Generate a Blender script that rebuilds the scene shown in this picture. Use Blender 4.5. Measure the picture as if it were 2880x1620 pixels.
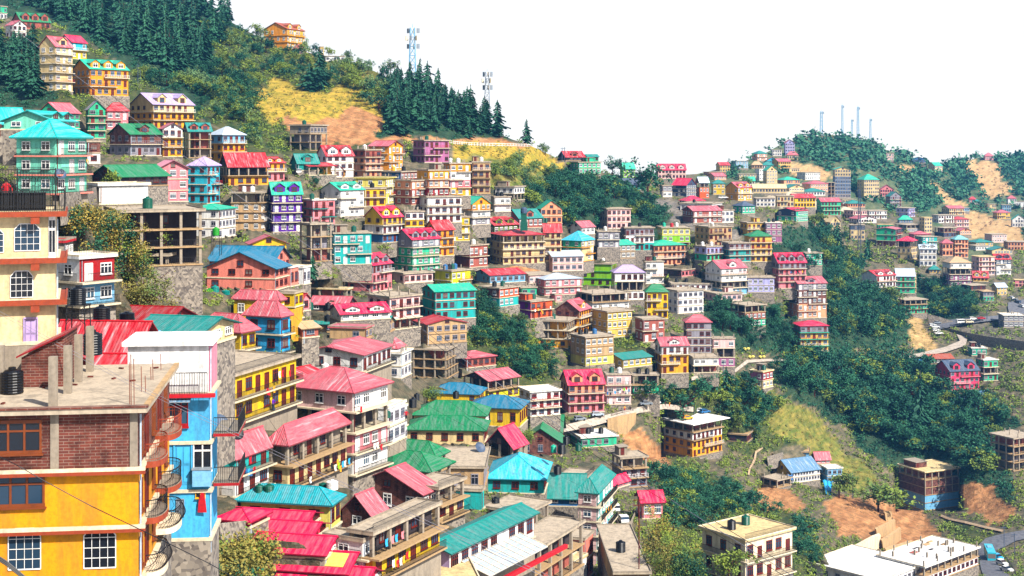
import bpy, bmesh, math, random
import numpy as np
from mathutils import Vector, Matrix
R_ = math.radians
for o in list(bpy.data.objects): bpy.data.objects.remove(o)
scn = bpy.context.scene
COL = scn.collection
# ------------------------------------------------------------ camera
CX, HY, F = 1440.0, 400.0, 3956.0          # image centre, horizon row, focal length of the 2880 px wide photograph
cam = bpy.data.cameras.new('camera'); cam.sensor_width = 36.0; cam.lens = 36.0*F/2880.0
cam.shift_y = -(810-HY)/2880.0; cam.clip_start = 1.0; cam.clip_end = 20000
camo = bpy.data.objects.new('camera', cam); COL.objects.link(camo)
camo.location = (0, 0, 0); camo.rotation_euler = (R_(90), 0, 0); scn.camera = camo
# ------------------------------------------------------------ sky, sun, exposure
SUN = Vector((0.62, -0.62, 0.80)).normalized()
w = bpy.data.worlds.new('World'); scn.world = w; w.use_nodes = True
nt = w.node_tree; bg = nt.nodes['Background']
sky = nt.nodes.new('ShaderNodeTexSky'); sky.sky_type = 'NISHITA'; sky.sun_disc = False
sky.sun_elevation = math.asin(SUN.z); sky.sun_rotation = math.atan2(SUN.x, SUN.y)
sky.dust_density = 6.0; sky.air_density = 1.0; sky.ozone_density = 1.0; sky.altitude = 2000
tc = nt.nodes.new('ShaderNodeTexCoord'); sp = nt.nodes.new('ShaderNodeSeparateXYZ'); ab = nt.nodes.new('ShaderNodeMath'); ab.operation = 'ABSOLUTE'
cb = nt.nodes.new('ShaderNodeCombineXYZ'); ad = nt.nodes.new('ShaderNodeMath'); ad.inputs[1].default_value = 0.06   # mist fills the valley: the sky goes on below eye level
nt.links.new(tc.outputs['Generated'], sp.inputs[0]); nt.links.new(sp.outputs[0], cb.inputs[0]); nt.links.new(sp.outputs[1], cb.inputs[1])
nt.links.new(sp.outputs[2], ab.inputs[0]); nt.links.new(ab.outputs[0], ad.inputs[0]); nt.links.new(ad.outputs[0], cb.inputs[2]); nt.links.new(cb.outputs[0], sky.inputs['Vector'])
mw = nt.nodes.new('ShaderNodeMixRGB'); mw.inputs[0].default_value = 0.85; mw.inputs[2].default_value = (3.75, 3.5, 3.05, 1)   # bright high haze
mr = nt.nodes.new('ShaderNodeMapRange'); mr.inputs[1].default_value = .13; mr.inputs[2].default_value = .5; mr.inputs[3].default_value = .92; mr.inputs[4].default_value = .05   # the haze thins out towards the zenith
nt.links.new(ab.outputs[0], mr.inputs[0]); nt.links.new(mr.outputs[0], mw.inputs[0]); nt.links.new(sky.outputs[0], mw.inputs[1]); nt.links.new(mw.outputs[0], bg.inputs[0]); bg.inputs[1].default_value = 0.13
sl = bpy.data.lights.new('sun', 'SUN'); sl.energy = 5.0; sl.angle = R_(0.5); sl.color = (1.0, 0.95, 0.86)
so = bpy.data.objects.new('sun', sl); COL.objects.link(so); so.rotation_euler = SUN.to_track_quat('Z', 'Y').to_euler()
scn.view_settings.view_transform = 'Standard'; scn.view_settings.look = 'None'
scn.view_settings.exposure = 1.32; scn.view_settings.gamma = 1.0
# ------------------------------------------------------------ helpers
TL = dict(A=(0,0,3.578),B=(720,0,3.578),C=(0,270,3.578),D=(600,300,3.578),E=(1200,380,3.578),F=(1800,270,4.767),G=(2340,400,4.767),H=(1800,540,4.767),I=(540,620,3.578),J=(0,560,3.578),K=(0,860,3.578),L=(0,1215,3.578),M=(560,900,3.578),N=(560,1215,3.578),O=(1080,1000,3.578),P=(1140,1215,3.578),Q=(1720,1000,3.578),R=(2160,1215,2.022),S=(2340,660,4.767),U=(1560,760,3.578),V=(2160,900,3.578),W=(1080,690,3.578),Z=(0,0,1),X=(0,0,0.8944))
def tx(t, x): return TL[t][0]+x/TL[t][2]
def ty(t, y): return TL[t][1]+y/TL[t][2]
def at(px, py, Y): return Vector(((px-CX)/F*Y, Y, (HY-py)/F*Y))
# distance of the ground seen along each column of the photograph (metres), from storey heights
DT = {
-300:[(-120,900),(60,640),(250,480),(330,400),(545,200),(700,150),(900,112),(1000,100),(1400,88),(1620,84),(2000,50)],
0:[(-110,900),(60,640),(250,480),(330,420),(545,190),(700,152),(900,114),(1000,104),(1400,90),(1620,86),(2000,50)],
200:[(-70,880),(100,620),(260,455),(380,425),(440,380),(545,190),(700,172),(860,150),(1000,128),(1300,100),(1460,92),(1620,88),(2000,56)],
300:[(-40,860),(130,630),(280,480),(370,470),(465,380),(575,235),(700,205),(860,175),(1000,145),(1300,108),(1450,98),(1620,90),(2000,60)],
400:[(-10,850),(150,640),(300,505),(360,485),(440,420),(530,365),(570,345),(600,262),(750,235),(860,200),(1000,170),(1300,125),(1620,88),(2000,66)],
600:[(45,820),(200,640),(350,510),(440,450),(570,425),(680,405),(740,300),(815,228),(900,216),(1036,202),(1210,172),(1400,170),(1480,150),(1620,112),(2000,80)],
800:[(140,760),(300,570),(422,500),(490,450),(570,430),(660,425),(720,380),(830,250),(990,222),(1210,185),(1400,180),(1490,160),(1620,126),(2000,90)],
1000:[(178,740),(300,600),(400,540),(490,500),(580,470),(650,455),(750,430),(830,415),(900,340),(940,290),(1044,245),(1250,205),(1340,196),(1400,186),(1500,174),(1620,152),(2000,110)],
1200:[(265,650),(400,565),(500,515),(575,485),(660,475),(770,462),(850,448),(930,420),(1064,405),(1150,330),(1250,268),(1380,230),(1455,198),(1620,165),(2000,120)],
1400:[(375,640),(460,580),(560,560),(650,550),(745,530),(800,490),(860,455),(1000,440),(1070,430),(1127,404),(1200,335),(1251,290),(1390,252),(1511,212),(1620,182),(2000,130)],
1600:[(452,690),(525,640),(660,570),(740,550),(800,540),(900,490),(1030,458),(1170,430),(1258,415),(1300,375),(1400,290),(1589,250),(1640,230),(2000,160)],
1800:[(492,800),(560,710),(700,630),(835,600),(900,520),(961,480),(1107,450),(1285,430),(1400,330),(1458,290),(1676,215),(2000,165)],
2000:[(482,1150),(530,920),(570,770),(600,690),(660,640),(735,605),(835,590),(960,525),(1050,500),(1180,492),(1285,480),(1400,400),(1520,300),(1640,205),(2000,160)],
2200:[(405,1330),(480,1180),(550,930),(600,770),(735,620),(830,605),(900,595),(1010,585),(1092,525),(1180,520),(1359,490),(1450,430),(1620,310),(2000,220)],
2400:[(388,1450),(560,1120),(660,900),(760,790),(825,700),(930,640),(1020,620),(1100,590),(1250,550),(1380,510),(1450,465),(1620,385),(2000,260)],
2600:[(452,1520),(560,1300),(660,920),(720,830),(800,800),(882,750),(925,700),(1020,640),(1097,610),(1250,560),(1436,525),(1500,480),(1640,375),(2000,270)],
2750:[(442,1650),(520,1500),(600,1300),(690,1000),(725,900),(805,770),(900,700),(930,690),(1071,620),(1250,560),(1324,522),(1430,500),(1560,440),(1640,375),(2000,270)],
2880:[(445,1700),(600,1350),(700,1000),(800,800),(920,690),(1000,640),(1324,520),(1560,440),(1640,375),(2000,270)],
3250:[(440,1750),(600,1400),(700,1050),(800,850),(920,720),(1000,660),(1324,530),(1560,450),(1640,385),(2000,280)]}
DX = sorted(DT)
def _col(c, py):
    a = DT[c]; return np.interp(py, [p[0] for p in a], [math.log(p[1]) for p in a])
def depth(px, py):
    px = min(max(px, DX[0]), DX[-1]-1e-3)
    i = max(k for k in range(len(DX)) if DX[k] <= px)
    u = (px-DX[i])/(DX[i+1]-DX[i]); u = u*u*(3-2*u)*0.5+u*0.5
    return math.exp(_col(DX[i], py)*(1-u)+_col(DX[i+1], py)*u)
SKY = [(-300,-120),(0,-110),(300,-40),(560,0),(650,62),(740,112),(830,138),(920,162),(1000,176),(1100,222),(1200,272),(1300,330),(1440,392),(1480,404),(1560,442),(1610,455),(1700,486),(1760,496),(1840,497),(1960,489),(2050,470),(2150,432),(2200,404),(2270,384),(2340,380),(2420,394),(2500,424),(2600,452),(2660,464),(2700,455),(2760,442),(2880,444),(3250,438)]
def skyline(px): return float(np.interp(px, [p[0] for p in SKY], [p[1] for p in SKY]))

def lin(h):
    h = h.lstrip('#'); c = [int(h[i:i+2], 16)/255 for i in (0, 2, 4)]
    return tuple((v/12.92 if v <= 0.04045 else ((v+0.055)/1.055)**2.4) for v in c)
HEX = dict(vmint='8FE6CC',vcyan='12C4C0',ychrome='F7B010',azur2='5CC4F0',cream2='F2DCB0',bandr='A04A24',mint='3CC79C',turq='28B4B0',tqs='0FBFA0',cyan='3CC4D8',teal='0A8C84',tbl='0E7E9C',blu='3E7CAE',azure='44C0F4',pblue='8CC4E4',white='F2F0EC',wcream='EEDFC2',cream='EBD3A0',butter='EBC766',amber='FFC02E',yellow='F2CE14',acid='EFE40A',pyel='F0E27A',lime='9CD60E',oliv='6E8A2C',orange='FFB224',rorange='F0703A',peach='F7B48C',salm='F59C8A',pink='F59CA2',hpink='F0527E',wpink='F0CCC8',mauve='B878A0',lil='B9A4CC',wlil='BDBAE6',purple='6A1FA8',slab='C8B9A4',violet='9A1FB8',crim='A8141E',red='C8142C',prd='CE6672',dtq='12A4AE',mag='E80C5C',rust='B8603C',wood='84481E',brick='A64A30',brownpink='B0685A',tan='CDAE84',gry='9C98A0',pgry='B8C4D0',conc='A89C8C',sla='4A5A70',slat='44506A',sblu='6A92B0',drk='3A3236',grn='0A8456',emer='08845A',ptl='8CCCD0',stone='968C7C',glz='6A86A8',pnk='F0A0B0',brown='6E2410',dark='151518',black='0C0C10',green='2CA02C',dgreen='0C5C4C',steel='9098A0')
def pal(c):
    L = lin(HEX[c]); m = max(L); k = .62 if min(L) > .55*m and m > .6 else .56
    return tuple(k*m*(x/m)**1.22 for x in L)
MATS = {}
def newmat(name):
    m = bpy.data.materials.new(name); m.use_nodes = True
    return m, m.node_tree, m.node_tree.nodes['Principled BSDF']
def N(nt, t, **k):
    n = nt.nodes.new(t)
    for a, v in k.items():
        if a in n.inputs: n.inputs[a].default_value = v
        else: setattr(n, a, v)
    return n
def vary(nt, src, col, amt, scale, stretch=(1,1,1), rough=False):
    tc = N(nt, 'ShaderNodeTexCoord'); mp = N(nt, 'ShaderNodeMapping'); mp.inputs['Scale'].default_value = stretch
    nt.links.new(tc.outputs['Object'], mp.inputs['Vector'])
    nz = N(nt, 'ShaderNodeTexNoise'); nz.inputs['Scale'].default_value = scale; nz.inputs['Detail'].default_value = 5; nz.inputs['Roughness'].default_value = 0.65
    nt.links.new(mp.outputs[0], nz.inputs['Vector'])
    rp = N(nt, 'ShaderNodeValToRGB'); e = rp.color_ramp.elements
    e[0].position = 0.36; e[1].position = 0.56
    e[0].color = (*[c*(1-amt) for c in src], 1); e[1].color = (*col, 1)
    nt.links.new(nz.outputs['Fac'], rp.inputs['Fac'])
    return rp
def wallmat(c):
    k = 'wall_'+c
    if k in MATS: return MATS[k]
    m, nt, b = newmat(k); L = pal(c)
    if c == 'brick':
        tc = N(nt, 'ShaderNodeTexCoord'); sp = N(nt, 'ShaderNodeSeparateXYZ'); nt.links.new(tc.outputs['Object'], sp.inputs[0])
        ad = N(nt, 'ShaderNodeMath'); nt.links.new(sp.outputs[0], ad.inputs[0]); nt.links.new(sp.outputs[1], ad.inputs[1])
        cb = N(nt, 'ShaderNodeCombineXYZ'); nt.links.new(ad.outputs[0], cb.inputs[0]); nt.links.new(sp.outputs[2], cb.inputs[1])
        br = N(nt, 'ShaderNodeTexBrick'); br.inputs['Scale'].default_value = 1.0; br.inputs['Brick Width'].default_value = 0.55; br.inputs['Row Height'].default_value = 0.16; br.inputs['Mortar Size'].default_value = 0.018; br.inputs['Mortar Smooth'].default_value = 0.4
        br.inputs['Color1'].default_value = (0.115, 0.026, 0.016, 1); br.inputs['Color2'].default_value = (0.07, 0.020, 0.015, 1); br.inputs['Mortar'].default_value = (0.17, 0.11, 0.085, 1); br.inputs['Bias'].default_value = -0.2
        nt.links.new(cb.outputs[0], br.inputs['Vector'])
        v = vary(nt, (0.5, 0.45, 0.45), (1, 1, 1), 0.3, 0.9)
        mx = N(nt, 'ShaderNodeMixRGB', blend_type='MULTIPLY'); mx.inputs[0].default_value = 1
        nt.links.new(br.outputs[0], mx.inputs[1]); nt.links.new(v.outputs[0], mx.inputs[2]); nt.links.new(mx.outputs[0], b.inputs['Base Color'])
    elif c == 'stone':
        tc = N(nt, 'ShaderNodeTexCoord')
        vo = N(nt, 'ShaderNodeTexVoronoi'); vo.inputs['Scale'].default_value = 3.2; nt.links.new(tc.outputs['Object'], vo.inputs['Vector'])
        rp = N(nt, 'ShaderNodeValToRGB'); e = rp.color_ramp.elements; e[0].color = (0.06, 0.05, 0.045, 1); e[1].color = (0.22, 0.185, 0.145, 1)
        sp = N(nt, 'ShaderNodeSeparateColor'); nt.links.new(vo.outputs['Color'], sp.inputs[0]); nt.links.new(sp.outputs[0], rp.inputs[0])
        nt.links.new(rp.outputs[0], b.inputs['Base Color'])
        bp = N(nt, 'ShaderNodeBump'); bp.inputs['Strength'].default_value = 0.6; nt.links.new(vo.outputs['Distance'], bp.inputs['Height']); nt.links.new(bp.outputs[0], b.inputs['Normal'])
    else:
        dirt = tuple(0.62*x+0.10*d for x, d in zip(L, (0.16, 0.13, 0.11)))
        a = vary(nt, dirt, L, 0.0, 0.6, (1.8, 1.8, 0.28))
        v = vary(nt, (0.9, 0.9, 0.9), (1, 1, 1), 0.12, 4.0)
        mx = N(nt, 'ShaderNodeMixRGB', blend_type='MULTIPLY'); mx.inputs[0].default_value = 1
        nt.links.new(a.outputs[0], mx.inputs[1]); nt.links.new(v.outputs[0], mx.inputs[2]); nt.links.new(mx.outputs[0], b.inputs['Base Color'])
    b.inputs['Roughness'].default_value = 0.85; b.inputs['Specular IOR Level'].default_value = 0.2
    MATS[k] = m; return m
def roofmat(c, axis=0, near=False):
    k = 'roof_%s_%d_%d' % (c, axis, near)
    if k in MATS: return MATS[k]
    m, nt, b = newmat(k); L = pal(c)
    g = sum(L)/3; fade = tuple(min(0.6, 0.66*x+0.34*max(g, 0.12)+0.02) for x in L)
    st = [3.5, 3.5, 0.6]; st[1-axis] = 0.45
    a = vary(nt, fade, L, 0.0, 0.5, tuple(st))
    v = vary(nt, (0.8, 0.8, 0.8), (1, 1, 1), 0.1, 2.2)
    mx = N(nt, 'ShaderNodeMixRGB', blend_type='MULTIPLY'); mx.inputs[0].default_value = 1
    nt.links.new(a.outputs[0], mx.inputs[1]); nt.links.new(v.outputs[0], mx.inputs[2]); nt.links.new(mx.outputs[0], b.inputs['Base Color'])
    st2 = [6.0, 6.0, 1.0]; st2[1-axis] = 0.25
    r3 = vary(nt, (0, 0, 0), (1, 1, 1), 0.0, 0.35, tuple(st2)); r3.color_ramp.elements[0].position = .54; r3.color_ramp.elements[1].position = .72
    m3 = N(nt, 'ShaderNodeMixRGB'); pale = tuple(min(.62, .45*x+.30) for x in L) if c in ('prd','red','lil','pgry','sblu') else tuple(min(.6, .8*x+.06) for x in L)
    nt.links.new(r3.outputs[0], m3.inputs[0]); nt.links.new(mx.outputs[0], m3.inputs[1]); m3.inputs[2].default_value = (*pale, 1); nt.links.new(m3.outputs[0], b.inputs['Base Color'])
    if near:
        tc = N(nt, 'ShaderNodeTexCoord'); wv = N(nt, 'ShaderNodeTexWave'); wv.bands_direction = 'XY'[axis]; wv.inputs['Scale'].default_value = 1.1
        nt.links.new(tc.outputs['Object'], wv.inputs['Vector'])
        bp = N(nt, 'ShaderNodeBump'); bp.inputs['Strength'].default_value = 0.5; bp.inputs['Distance'].default_value = 0.08
        nt.links.new(wv.outputs['Fac'], bp.inputs['Height']); nt.links.new(bp.outputs[0], b.inputs['Normal'])
    b.inputs['Roughness'].default_value = 0.55; b.inputs['Specular IOR Level'].default_value = 0.3
    MATS[k] = m; return m
def plain(c, rough=0.6, f=1.0, metal=0.0):
    k = 'paint_%s_%.2f_%.2f_%.1f' % (c, rough, f, metal)
    if k in MATS: return MATS[k]
    m, nt, b = newmat(k); L = tuple(min(.8, x*f) for x in pal(c))
    v = vary(nt, tuple(x*0.75 for x in L), L, 0, 3.0); nt.links.new(v.outputs[0], b.inputs['Base Color'])
    b.inputs['Roughness'].default_value = rough; b.inputs['Metallic'].default_value = metal; b.inputs['Specular IOR Level'].default_value = 0.3
    MATS[k] = m; return m
def glassmat():
    if 'glass' in MATS: return MATS['glass']
    m, nt, b = newmat('window_glass')
    oi = N(nt, 'ShaderNodeObjectInfo'); rp = N(nt, 'ShaderNodeValToRGB'); e = rp.color_ramp.elements; rp.color_ramp.interpolation = 'CONSTANT'
    e[0].color = (0.006, 0.008, 0.013, 1); e[1].color = (0.012, 0.028, 0.05, 1); e[1].position = 0.45
    x = e.new(0.68); x.color = (0.035, 0.025, 0.02, 1); x = e.new(0.80); x.color = (0.02, 0.05, 0.08, 1); x = e.new(0.92); x.color = (0.11, 0.09, 0.08, 1)
    nt.links.new(oi.outputs['Random'], rp.inputs[0]); nt.links.new(rp.outputs[0], b.inputs['Base Color'])
    b.inputs['Roughness'].default_value = 0.12; b.inputs['Specular IOR Level'].default_value = 0.35
    MATS['glass'] = m; return m
CONC = 'conc'

class MB:
    """collects faces of one part"""
    def __init__(s): s.v = []; s.f = []; s.m = []; s.mats = []
    def mi(s, m):
        if m not in s.mats: s.mats.append(m)
        return s.mats.index(m)
    def poly(s, pts, m):
        i = len(s.v); s.v += [tuple(p) for p in pts]; s.f.append(tuple(range(i, i+len(pts)))); s.m.append(s.mi(m))
    def box(s, x0, y0, z0, x1, y1, z1, m, skip=''):
        p = [(x0,y0,z0),(x1,y0,z0),(x1,y1,z0),(x0,y1,z0),(x0,y0,z1),(x1,y0,z1),(x1,y1,z1),(x0,y1,z1)]
        for k, f in dict(b=(0,3,2,1), t=(4,5,6,7), f=(0,1,5,4), r=(1,2,6,5), k=(2,3,7,6), l=(3,0,4,7)).items():
            if k not in skip: s.poly([p[j] for j in f], m)
    def bar(s, a, b, r, m, n=4):
        a, b = Vector(a), Vector(b); d = (b-a)
        if d.length < 1e-6: return
        q = d.to_track_quat('Z', 'Y'); ra = [q @ Vector((r*math.cos(t), r*math.sin(t), 0)) for t in [2*math.pi*(j+.5)/n for j in range(n)]]
        for j in range(n):
            k = (j+1) % n; s.poly([a+ra[j], a+ra[k], b+ra[k], b+ra[j]], m)
        s.poly([b+x for x in ra], m); s.poly([a+x for x in reversed(ra)], m)
    def tube(s, pts, r, m, n=4):
        for a, b in zip(pts, pts[1:]): s.bar(a, b, r, m, n)
    def lathe(s, prof, m, n=14, c=(0,0,0)):
        for (r0, z0), (r1, z1) in zip(prof, prof[1:]):
            for j in range(n):
                t0, t1 = 2*math.pi*j/n, 2*math.pi*(j+1)/n
                P = lambda r, z, t: (c[0]+r*math.cos(t), c[1]+r*math.sin(t), c[2]+z)
                if r0 < 1e-6: s.poly([P(0,z0,0), P(r1,z1,t1), P(r1,z1,t0)][::-1], m) if r1 > 1e-6 else None
                elif r1 < 1e-6: s.poly([P(r0,z0,t0), P(r0,z0,t1), P(0,z1,0)], m)
                else: s.poly([P(r0,z0,t0), P(r0,z0,t1), P(r1,z1,t1), P(r1,z1,t0)], m)
    def slab(s, pts, th, mt, ms):
        """polygon pts (ccw from above) with thickness th downwards"""
        s.poly(pts, mt); lo = [(p[0], p[1], p[2]-th) for p in pts]; s.poly(lo[::-1], ms)
        for i in range(len(pts)):
            j = (i+1) % len(pts); s.poly([lo[i], lo[j], pts[j], pts[i]], ms)
    def mesh(s, name, smooth=False):
        me = bpy.data.meshes.new(name); me.from_pydata(s.v, [], s.f)
        for m in s.mats: me.materials.append(m)
        me.polygons.foreach_set('material_index', s.m)
        if smooth: me.polygons.foreach_set('use_smooth', [True]*len(s.f))
        me.update(); return me
    def build(s, name, parent=None, smooth=False, loc=None):
        return link(name, s.mesh(name, smooth), parent, loc)
def link(name, me, parent=None, loc=None, rz=None, sc=None):
    o = bpy.data.objects.new(name, me); COL.objects.link(o)
    if parent is not None: o.parent = parent
    if loc is not None: o.location = loc
    if rz is not None: o.rotation_euler = (0, 0, rz)
    if sc is not None: o.scale = sc
    return o
def thing(name, label, cat, loc=(0,0,0), rz=0, group=None):
    o = bpy.data.objects.new(name, None); COL.objects.link(o); o.location = loc; o.rotation_euler = (0, 0, rz)
    return tag(o, label, cat, group)
def tag(o, label, cat, group=None):
    o['label'] = label; o['category'] = cat
    if group: o['group'] = group
    return o
def struct(o): o['kind'] = 'structure'; return o
def stuff(o, label, cat): o['kind'] = 'stuff'; o['label'] = label; o['category'] = cat; return o
def noise2(x, y):
    return (np.sin(x*.031+y*.017+1.3)+np.sin(x*-.013+y*.041+4.1)+np.sin(x*.067-y*.029+.7)*.7+np.sin(x*.11+y*.13+2.2)*.5)/3.2
def inpoly(x, y, P):
    x = np.asarray(x); y = np.asarray(y); r = np.zeros(x.shape, bool); n = len(P)
    for i in range(n):
        x0, y0 = P[i]; x1, y1 = P[(i+1) % n]
        c = (y0 > y) != (y1 > y); xx = (x1-x0)*(y-y0)/((y1-y0) if y1 != y0 else 1e-9)+x0
        r ^= c & (x < xx)
    return r

# ------------------------------------------------------------ land cover (rough outlines on the hillside) and terrain
# name: (ground colour, [outline]); later entries win
COVER = [
('forest', [(-300,-300),(560,-60),(660,40),(760,130),(760,270),(690,330),(560,330),(420,270),(330,170),(250,120),(130,60),(-300,60)]),
('shrub', [(100,60),(330,170),(560,330),(720,440),(650,500),(420,420),(330,330),(150,330),(90,290)]),
('forest', [(-300,60),(60,110),(120,150),(150,250),(160,320),(90,300),(-300,300)]),
('shrub', [(560,60),(760,110),(1000,170),(1110,210),(1110,330),(1060,400),(960,430),(800,440),(700,440),(640,370),(560,320),(640,200)]),
('ygrass', [(720,250),(790,225),(900,262),(1020,235),(1100,290),(1075,345),(1060,395),(900,395),(820,345),(760,350),(715,300)]),
('grass', [(740,110),(1000,168),(1110,225),(1090,270),(960,230),(800,180)]),
('soil', [(930,335),(965,300),(1030,300),(1065,345),(1050,400),(860,410),(880,375),(790,360),(780,335)]),
('soil', [(1040,385),(1260,388),(1490,396),(1490,412),(1260,404),(1040,402)]),
('forest', [(1090,215),(1180,230),(1300,310),(1440,370),(1450,392),(1280,388),(1150,385),(1060,385),(1080,300)]),
('ygrass', [(1262,402),(1490,408),(1590,452),(1610,490),(1560,480),(1500,470),(1420,450),(1350,440),(1270,470)]),
('grass', [(1262,440),(1400,440),(1500,470),(1600,500),(1640,520),(1560,640),(1480,560),(1400,520),(1300,520)]),
('dark', [(1600,470),(1780,500),(1860,560),(1880,640),(1900,700),(1760,640),(1600,640),(1470,620),(1480,540)]),
('soil', [(1590,750),(1440,800),(1360,790),(1450,740),(1560,725)]),
('rock', [(1850,560),(1920,570),(2060,630),(2070,670),(1980,660),(1880,620)]),
('shrub', [(1170,740),(1260,800),(1380,860),(1480,930),(1560,1010),(1560,1110),(1420,1120),(1290,1000),(1220,880)]),
('shrub', [(1720,880),(1800,960),(1850,1030),(1760,1040),(1700,940)]),
('dark', [(1970,880),(2100,830),(2230,920),(2240,1000),(2100,990),(2000,960)]),
('dark', [(2060,640),(2330,640),(2420,760),(2560,850),(2600,930),(2500,980),(2330,1000),(2240,880),(2260,760),(2100,720)]),
('ochre', [(2480,800),(2560,850),(2660,1010),(2600,1010),(2540,900),(2460,840)]),
('dark', [(2560,760),(2760,840),(2760,900),(2640,900),(2560,850)]),
('dark', [(2150,1030),(2400,1000),(2640,990),(2700,1110),(2800,1100),(2850,1200),(2850,1420),(2700,1400),(2560,1330),(2440,1280),(2360,1200),(2180,1080)]),
('shrub', [(1830,1080),(2100,1050),(2180,1100),(2330,1240),(2100,1280),(1960,1200),(1860,1120)]),
('grass', [(2150,1090),(2270,1150),(2360,1240),(2480,1360),(2400,1400),(2300,1290),(2160,1200)]),
('shrub', [(1760,1230),(1900,1280),(2150,1400),(2300,1480),(2300,1620),(1860,1640),(1830,1460),(1880,1370)]),
('soil', [(1740,1200),(1790,1200),(1880,1290),(1900,1340),(1850,1330),(1770,1260)]),
('soil', [(2130,1370),(2230,1370),(2260,1420),(2180,1440),(2080,1410)]),
('soil', [(2330,1400),(2420,1400),(2560,1420),(2640,1490),(2680,1540),(2560,1550),(2440,1530),(2350,1500)]),
('soil', [(2700,1370),(2800,1360),(2850,1440),(2800,1480),(2720,1440)]),
('shrub', [(2640,1470),(2760,1480),(2790,1520),(2700,1540)]),
('pave', [(2640,900),(2900,880),(2900,990),(2740,960)]),
('far', [(1960,440),(2200,380),(2900,420),(3250,420),(3250,700),(2880,680),(2740,760),(2600,600),(2340,600),(2160,540),(1960,540)]),
('farochre', [(2195,450),(2260,450),(2340,500),(2330,520),(2250,490),(2200,470)]),
('farochre', [(2520,462),(2560,462),(2580,485),(2530,490)]),
('farochre', [(2620,515),(2690,550),(2720,580),(2630,570)]),
('farochre', [(2720,440),(2820,470),(2860,540),(2800,560),(2730,520)]),
('bleach', [(2110,515),(2330,540),(2400,580),(2330,600),(2160,560)]),
('farochre', [(2690,600),(2880,620),(2880,700),(2780,680),(2700,640)]),
]
GC = dict(town=((.05,.055,.035),(.15,.115,.075)), forest=((.012,.032,.020),(.03,.06,.03)), shrub=((.018,.040,.014),(.075,.075,.026)), grass=((.07,.10,.02),(.20,.16,.04)), ygrass=((.20,.17,.02),(.38,.24,.035)), soil=((.22,.095,.04),(.38,.19,.085)), dark=((.012,.034,.02),(.035,.06,.03)), rock=((.10,.09,.085),(.20,.17,.145)), ochre=((.26,.17,.07),(.42,.27,.12)), pave=((.06,.06,.045),(.14,.115,.09)), far=((.03,.07,.035),(.12,.12,.06)), farochre=((.30,.18,.08),(.42,.27,.13)), bleach=((.32,.26,.18),(.46,.39,.30)))
VEG = dict(town=.85, forest=1.0, shrub=1.1, grass=.65, ygrass=.9, soil=.6, dark=1.1, rock=.5, ochre=.3, pave=.55, far=1.0, farochre=.35, bleach=.1)
r2 = lambda L: [(tx('R', a), ty('R', b), tx('R', c), ty('R', d)) for a, b, c, d in L]
p2 = lambda L: [(tx('P', a), ty('P', b), tx('P', c), ty('P', d)) for a, b, c, d in L]
ROADS = [
('lane', 'cem', [(1575,1198,1575,1217),(1660,1178,1660,1201),(1740,1158,1725,1182),(1800,1144,1795,1162),(1870,1136,1870,1150),(1950,1144,1950,1158)]),
('lane', 'cem', [(1945,1060,1945,1070),(2000,1050,2000,1060),(2062,1042,2062,1052),(2100,1012,2104,1020),(2160,1009,2160,1016),(2230,1009,2230,1016),(2370,1010,2370,1018),(2440,1014,2440,1021),(2500,1005,2500,1013),(2580,994,2580,1004),(2660,975,2660,990),(2700,958,2715,972),(2690,940,2722,948)]),
('road', 'asph', [(2612,905,2640,926),(2660,900,2690,916),(2750,892,2760,905),(2820,886,2825,898),(2900,876,2900,890)]),
('road', 'asph', [(2836,850,2900,838),(2834,862,2900,860),(2838,880,2900,880)]),
('road', 'asph', r2([(1500,552,1500,598),(1400,566,1410,618),(1310,584,1350,650),(1240,603,1300,672),(1200,640,1286,700),(1196,700,1300,744),(1212,780,1345,795),(1235,850,1420,850),(1260,900,1500,900)])),
('track', 'dust', r2([(985,468,980,480),(1040,490,1035,500),(1120,506,1115,517),(1230,533,1227,545),(1340,556,1335,568)])),
('path', 'dust', [(2145,1258,2145,1262),(2125,1268,2128,1274),(2120,1290,2125,1294),(2105,1320,2110,1322),(2103,1335,2108,1336)]),
]
ROADP = [[(a, b-2) for a, b, c, d in P]+[(c, d+9) for a, b, c, d in P[::-1]] for _, _, P in ROADS]
def cover(px, py):
    px = np.asarray(px, float); py = np.asarray(py, float)
    jx = px+noise2(px*1.7, py*1.7)*22; jy = py+noise2(py*1.9+300, px*1.6)*16
    c = np.zeros(px.shape, int)
    for k, (n, P) in enumerate(COVER): c[inpoly(jx, jy, P)] = k+1
    return c
CN = ['town']+[n for n, _ in COVER]
def gpos(px, py):
    """a point of the ground seen at (px, py)"""
    return at(px, py, depth(px, py)*1.002)
def geom(t, xl, xc, xr, yb, Y, a=None, Rw=None, Lw=None):
    pxc = tx(t, xc); pxl = tx(t, xl); pxr = tx(t, xr)
    kc, kl, kr = (pxc-CX)/F, (pxl-CX)/F, (pxr-CX)/F
    if a is None:
        w1, w2 = max(pxc-pxl, .3), max(pxr-pxc, .3)
        ph = math.atan2(w1, w2*.85); ph = min(max(ph, R_(9)), R_(80)); al = ph-math.atan(kc)
    else: al = R_(a)
    Cx, Cy = kc*Y, Y; ca, sa = math.cos(al), math.sin(al)
    if Rw: W = Rw
    else:
        dn = ca-kr*sa; W = (kr*Cy-Cx)/dn if abs(dn) > 1e-4 else 12
        if not 1.2 < W < 75: W = min(max(abs(W), 4), 14)
    if Lw: D = Lw
    else:
        dn = -sa-kl*ca; D = (kl*Cy-Cx)/dn if abs(dn) > 1e-4 else 8
        if D < 4 and (pxc-pxl)*Y/F < 1.5: D = min(8, max(5, .7*W))
        if not 1.2 < D < 60: D = min(max(abs(D), 4), 12)
    return al, W, D

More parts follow.
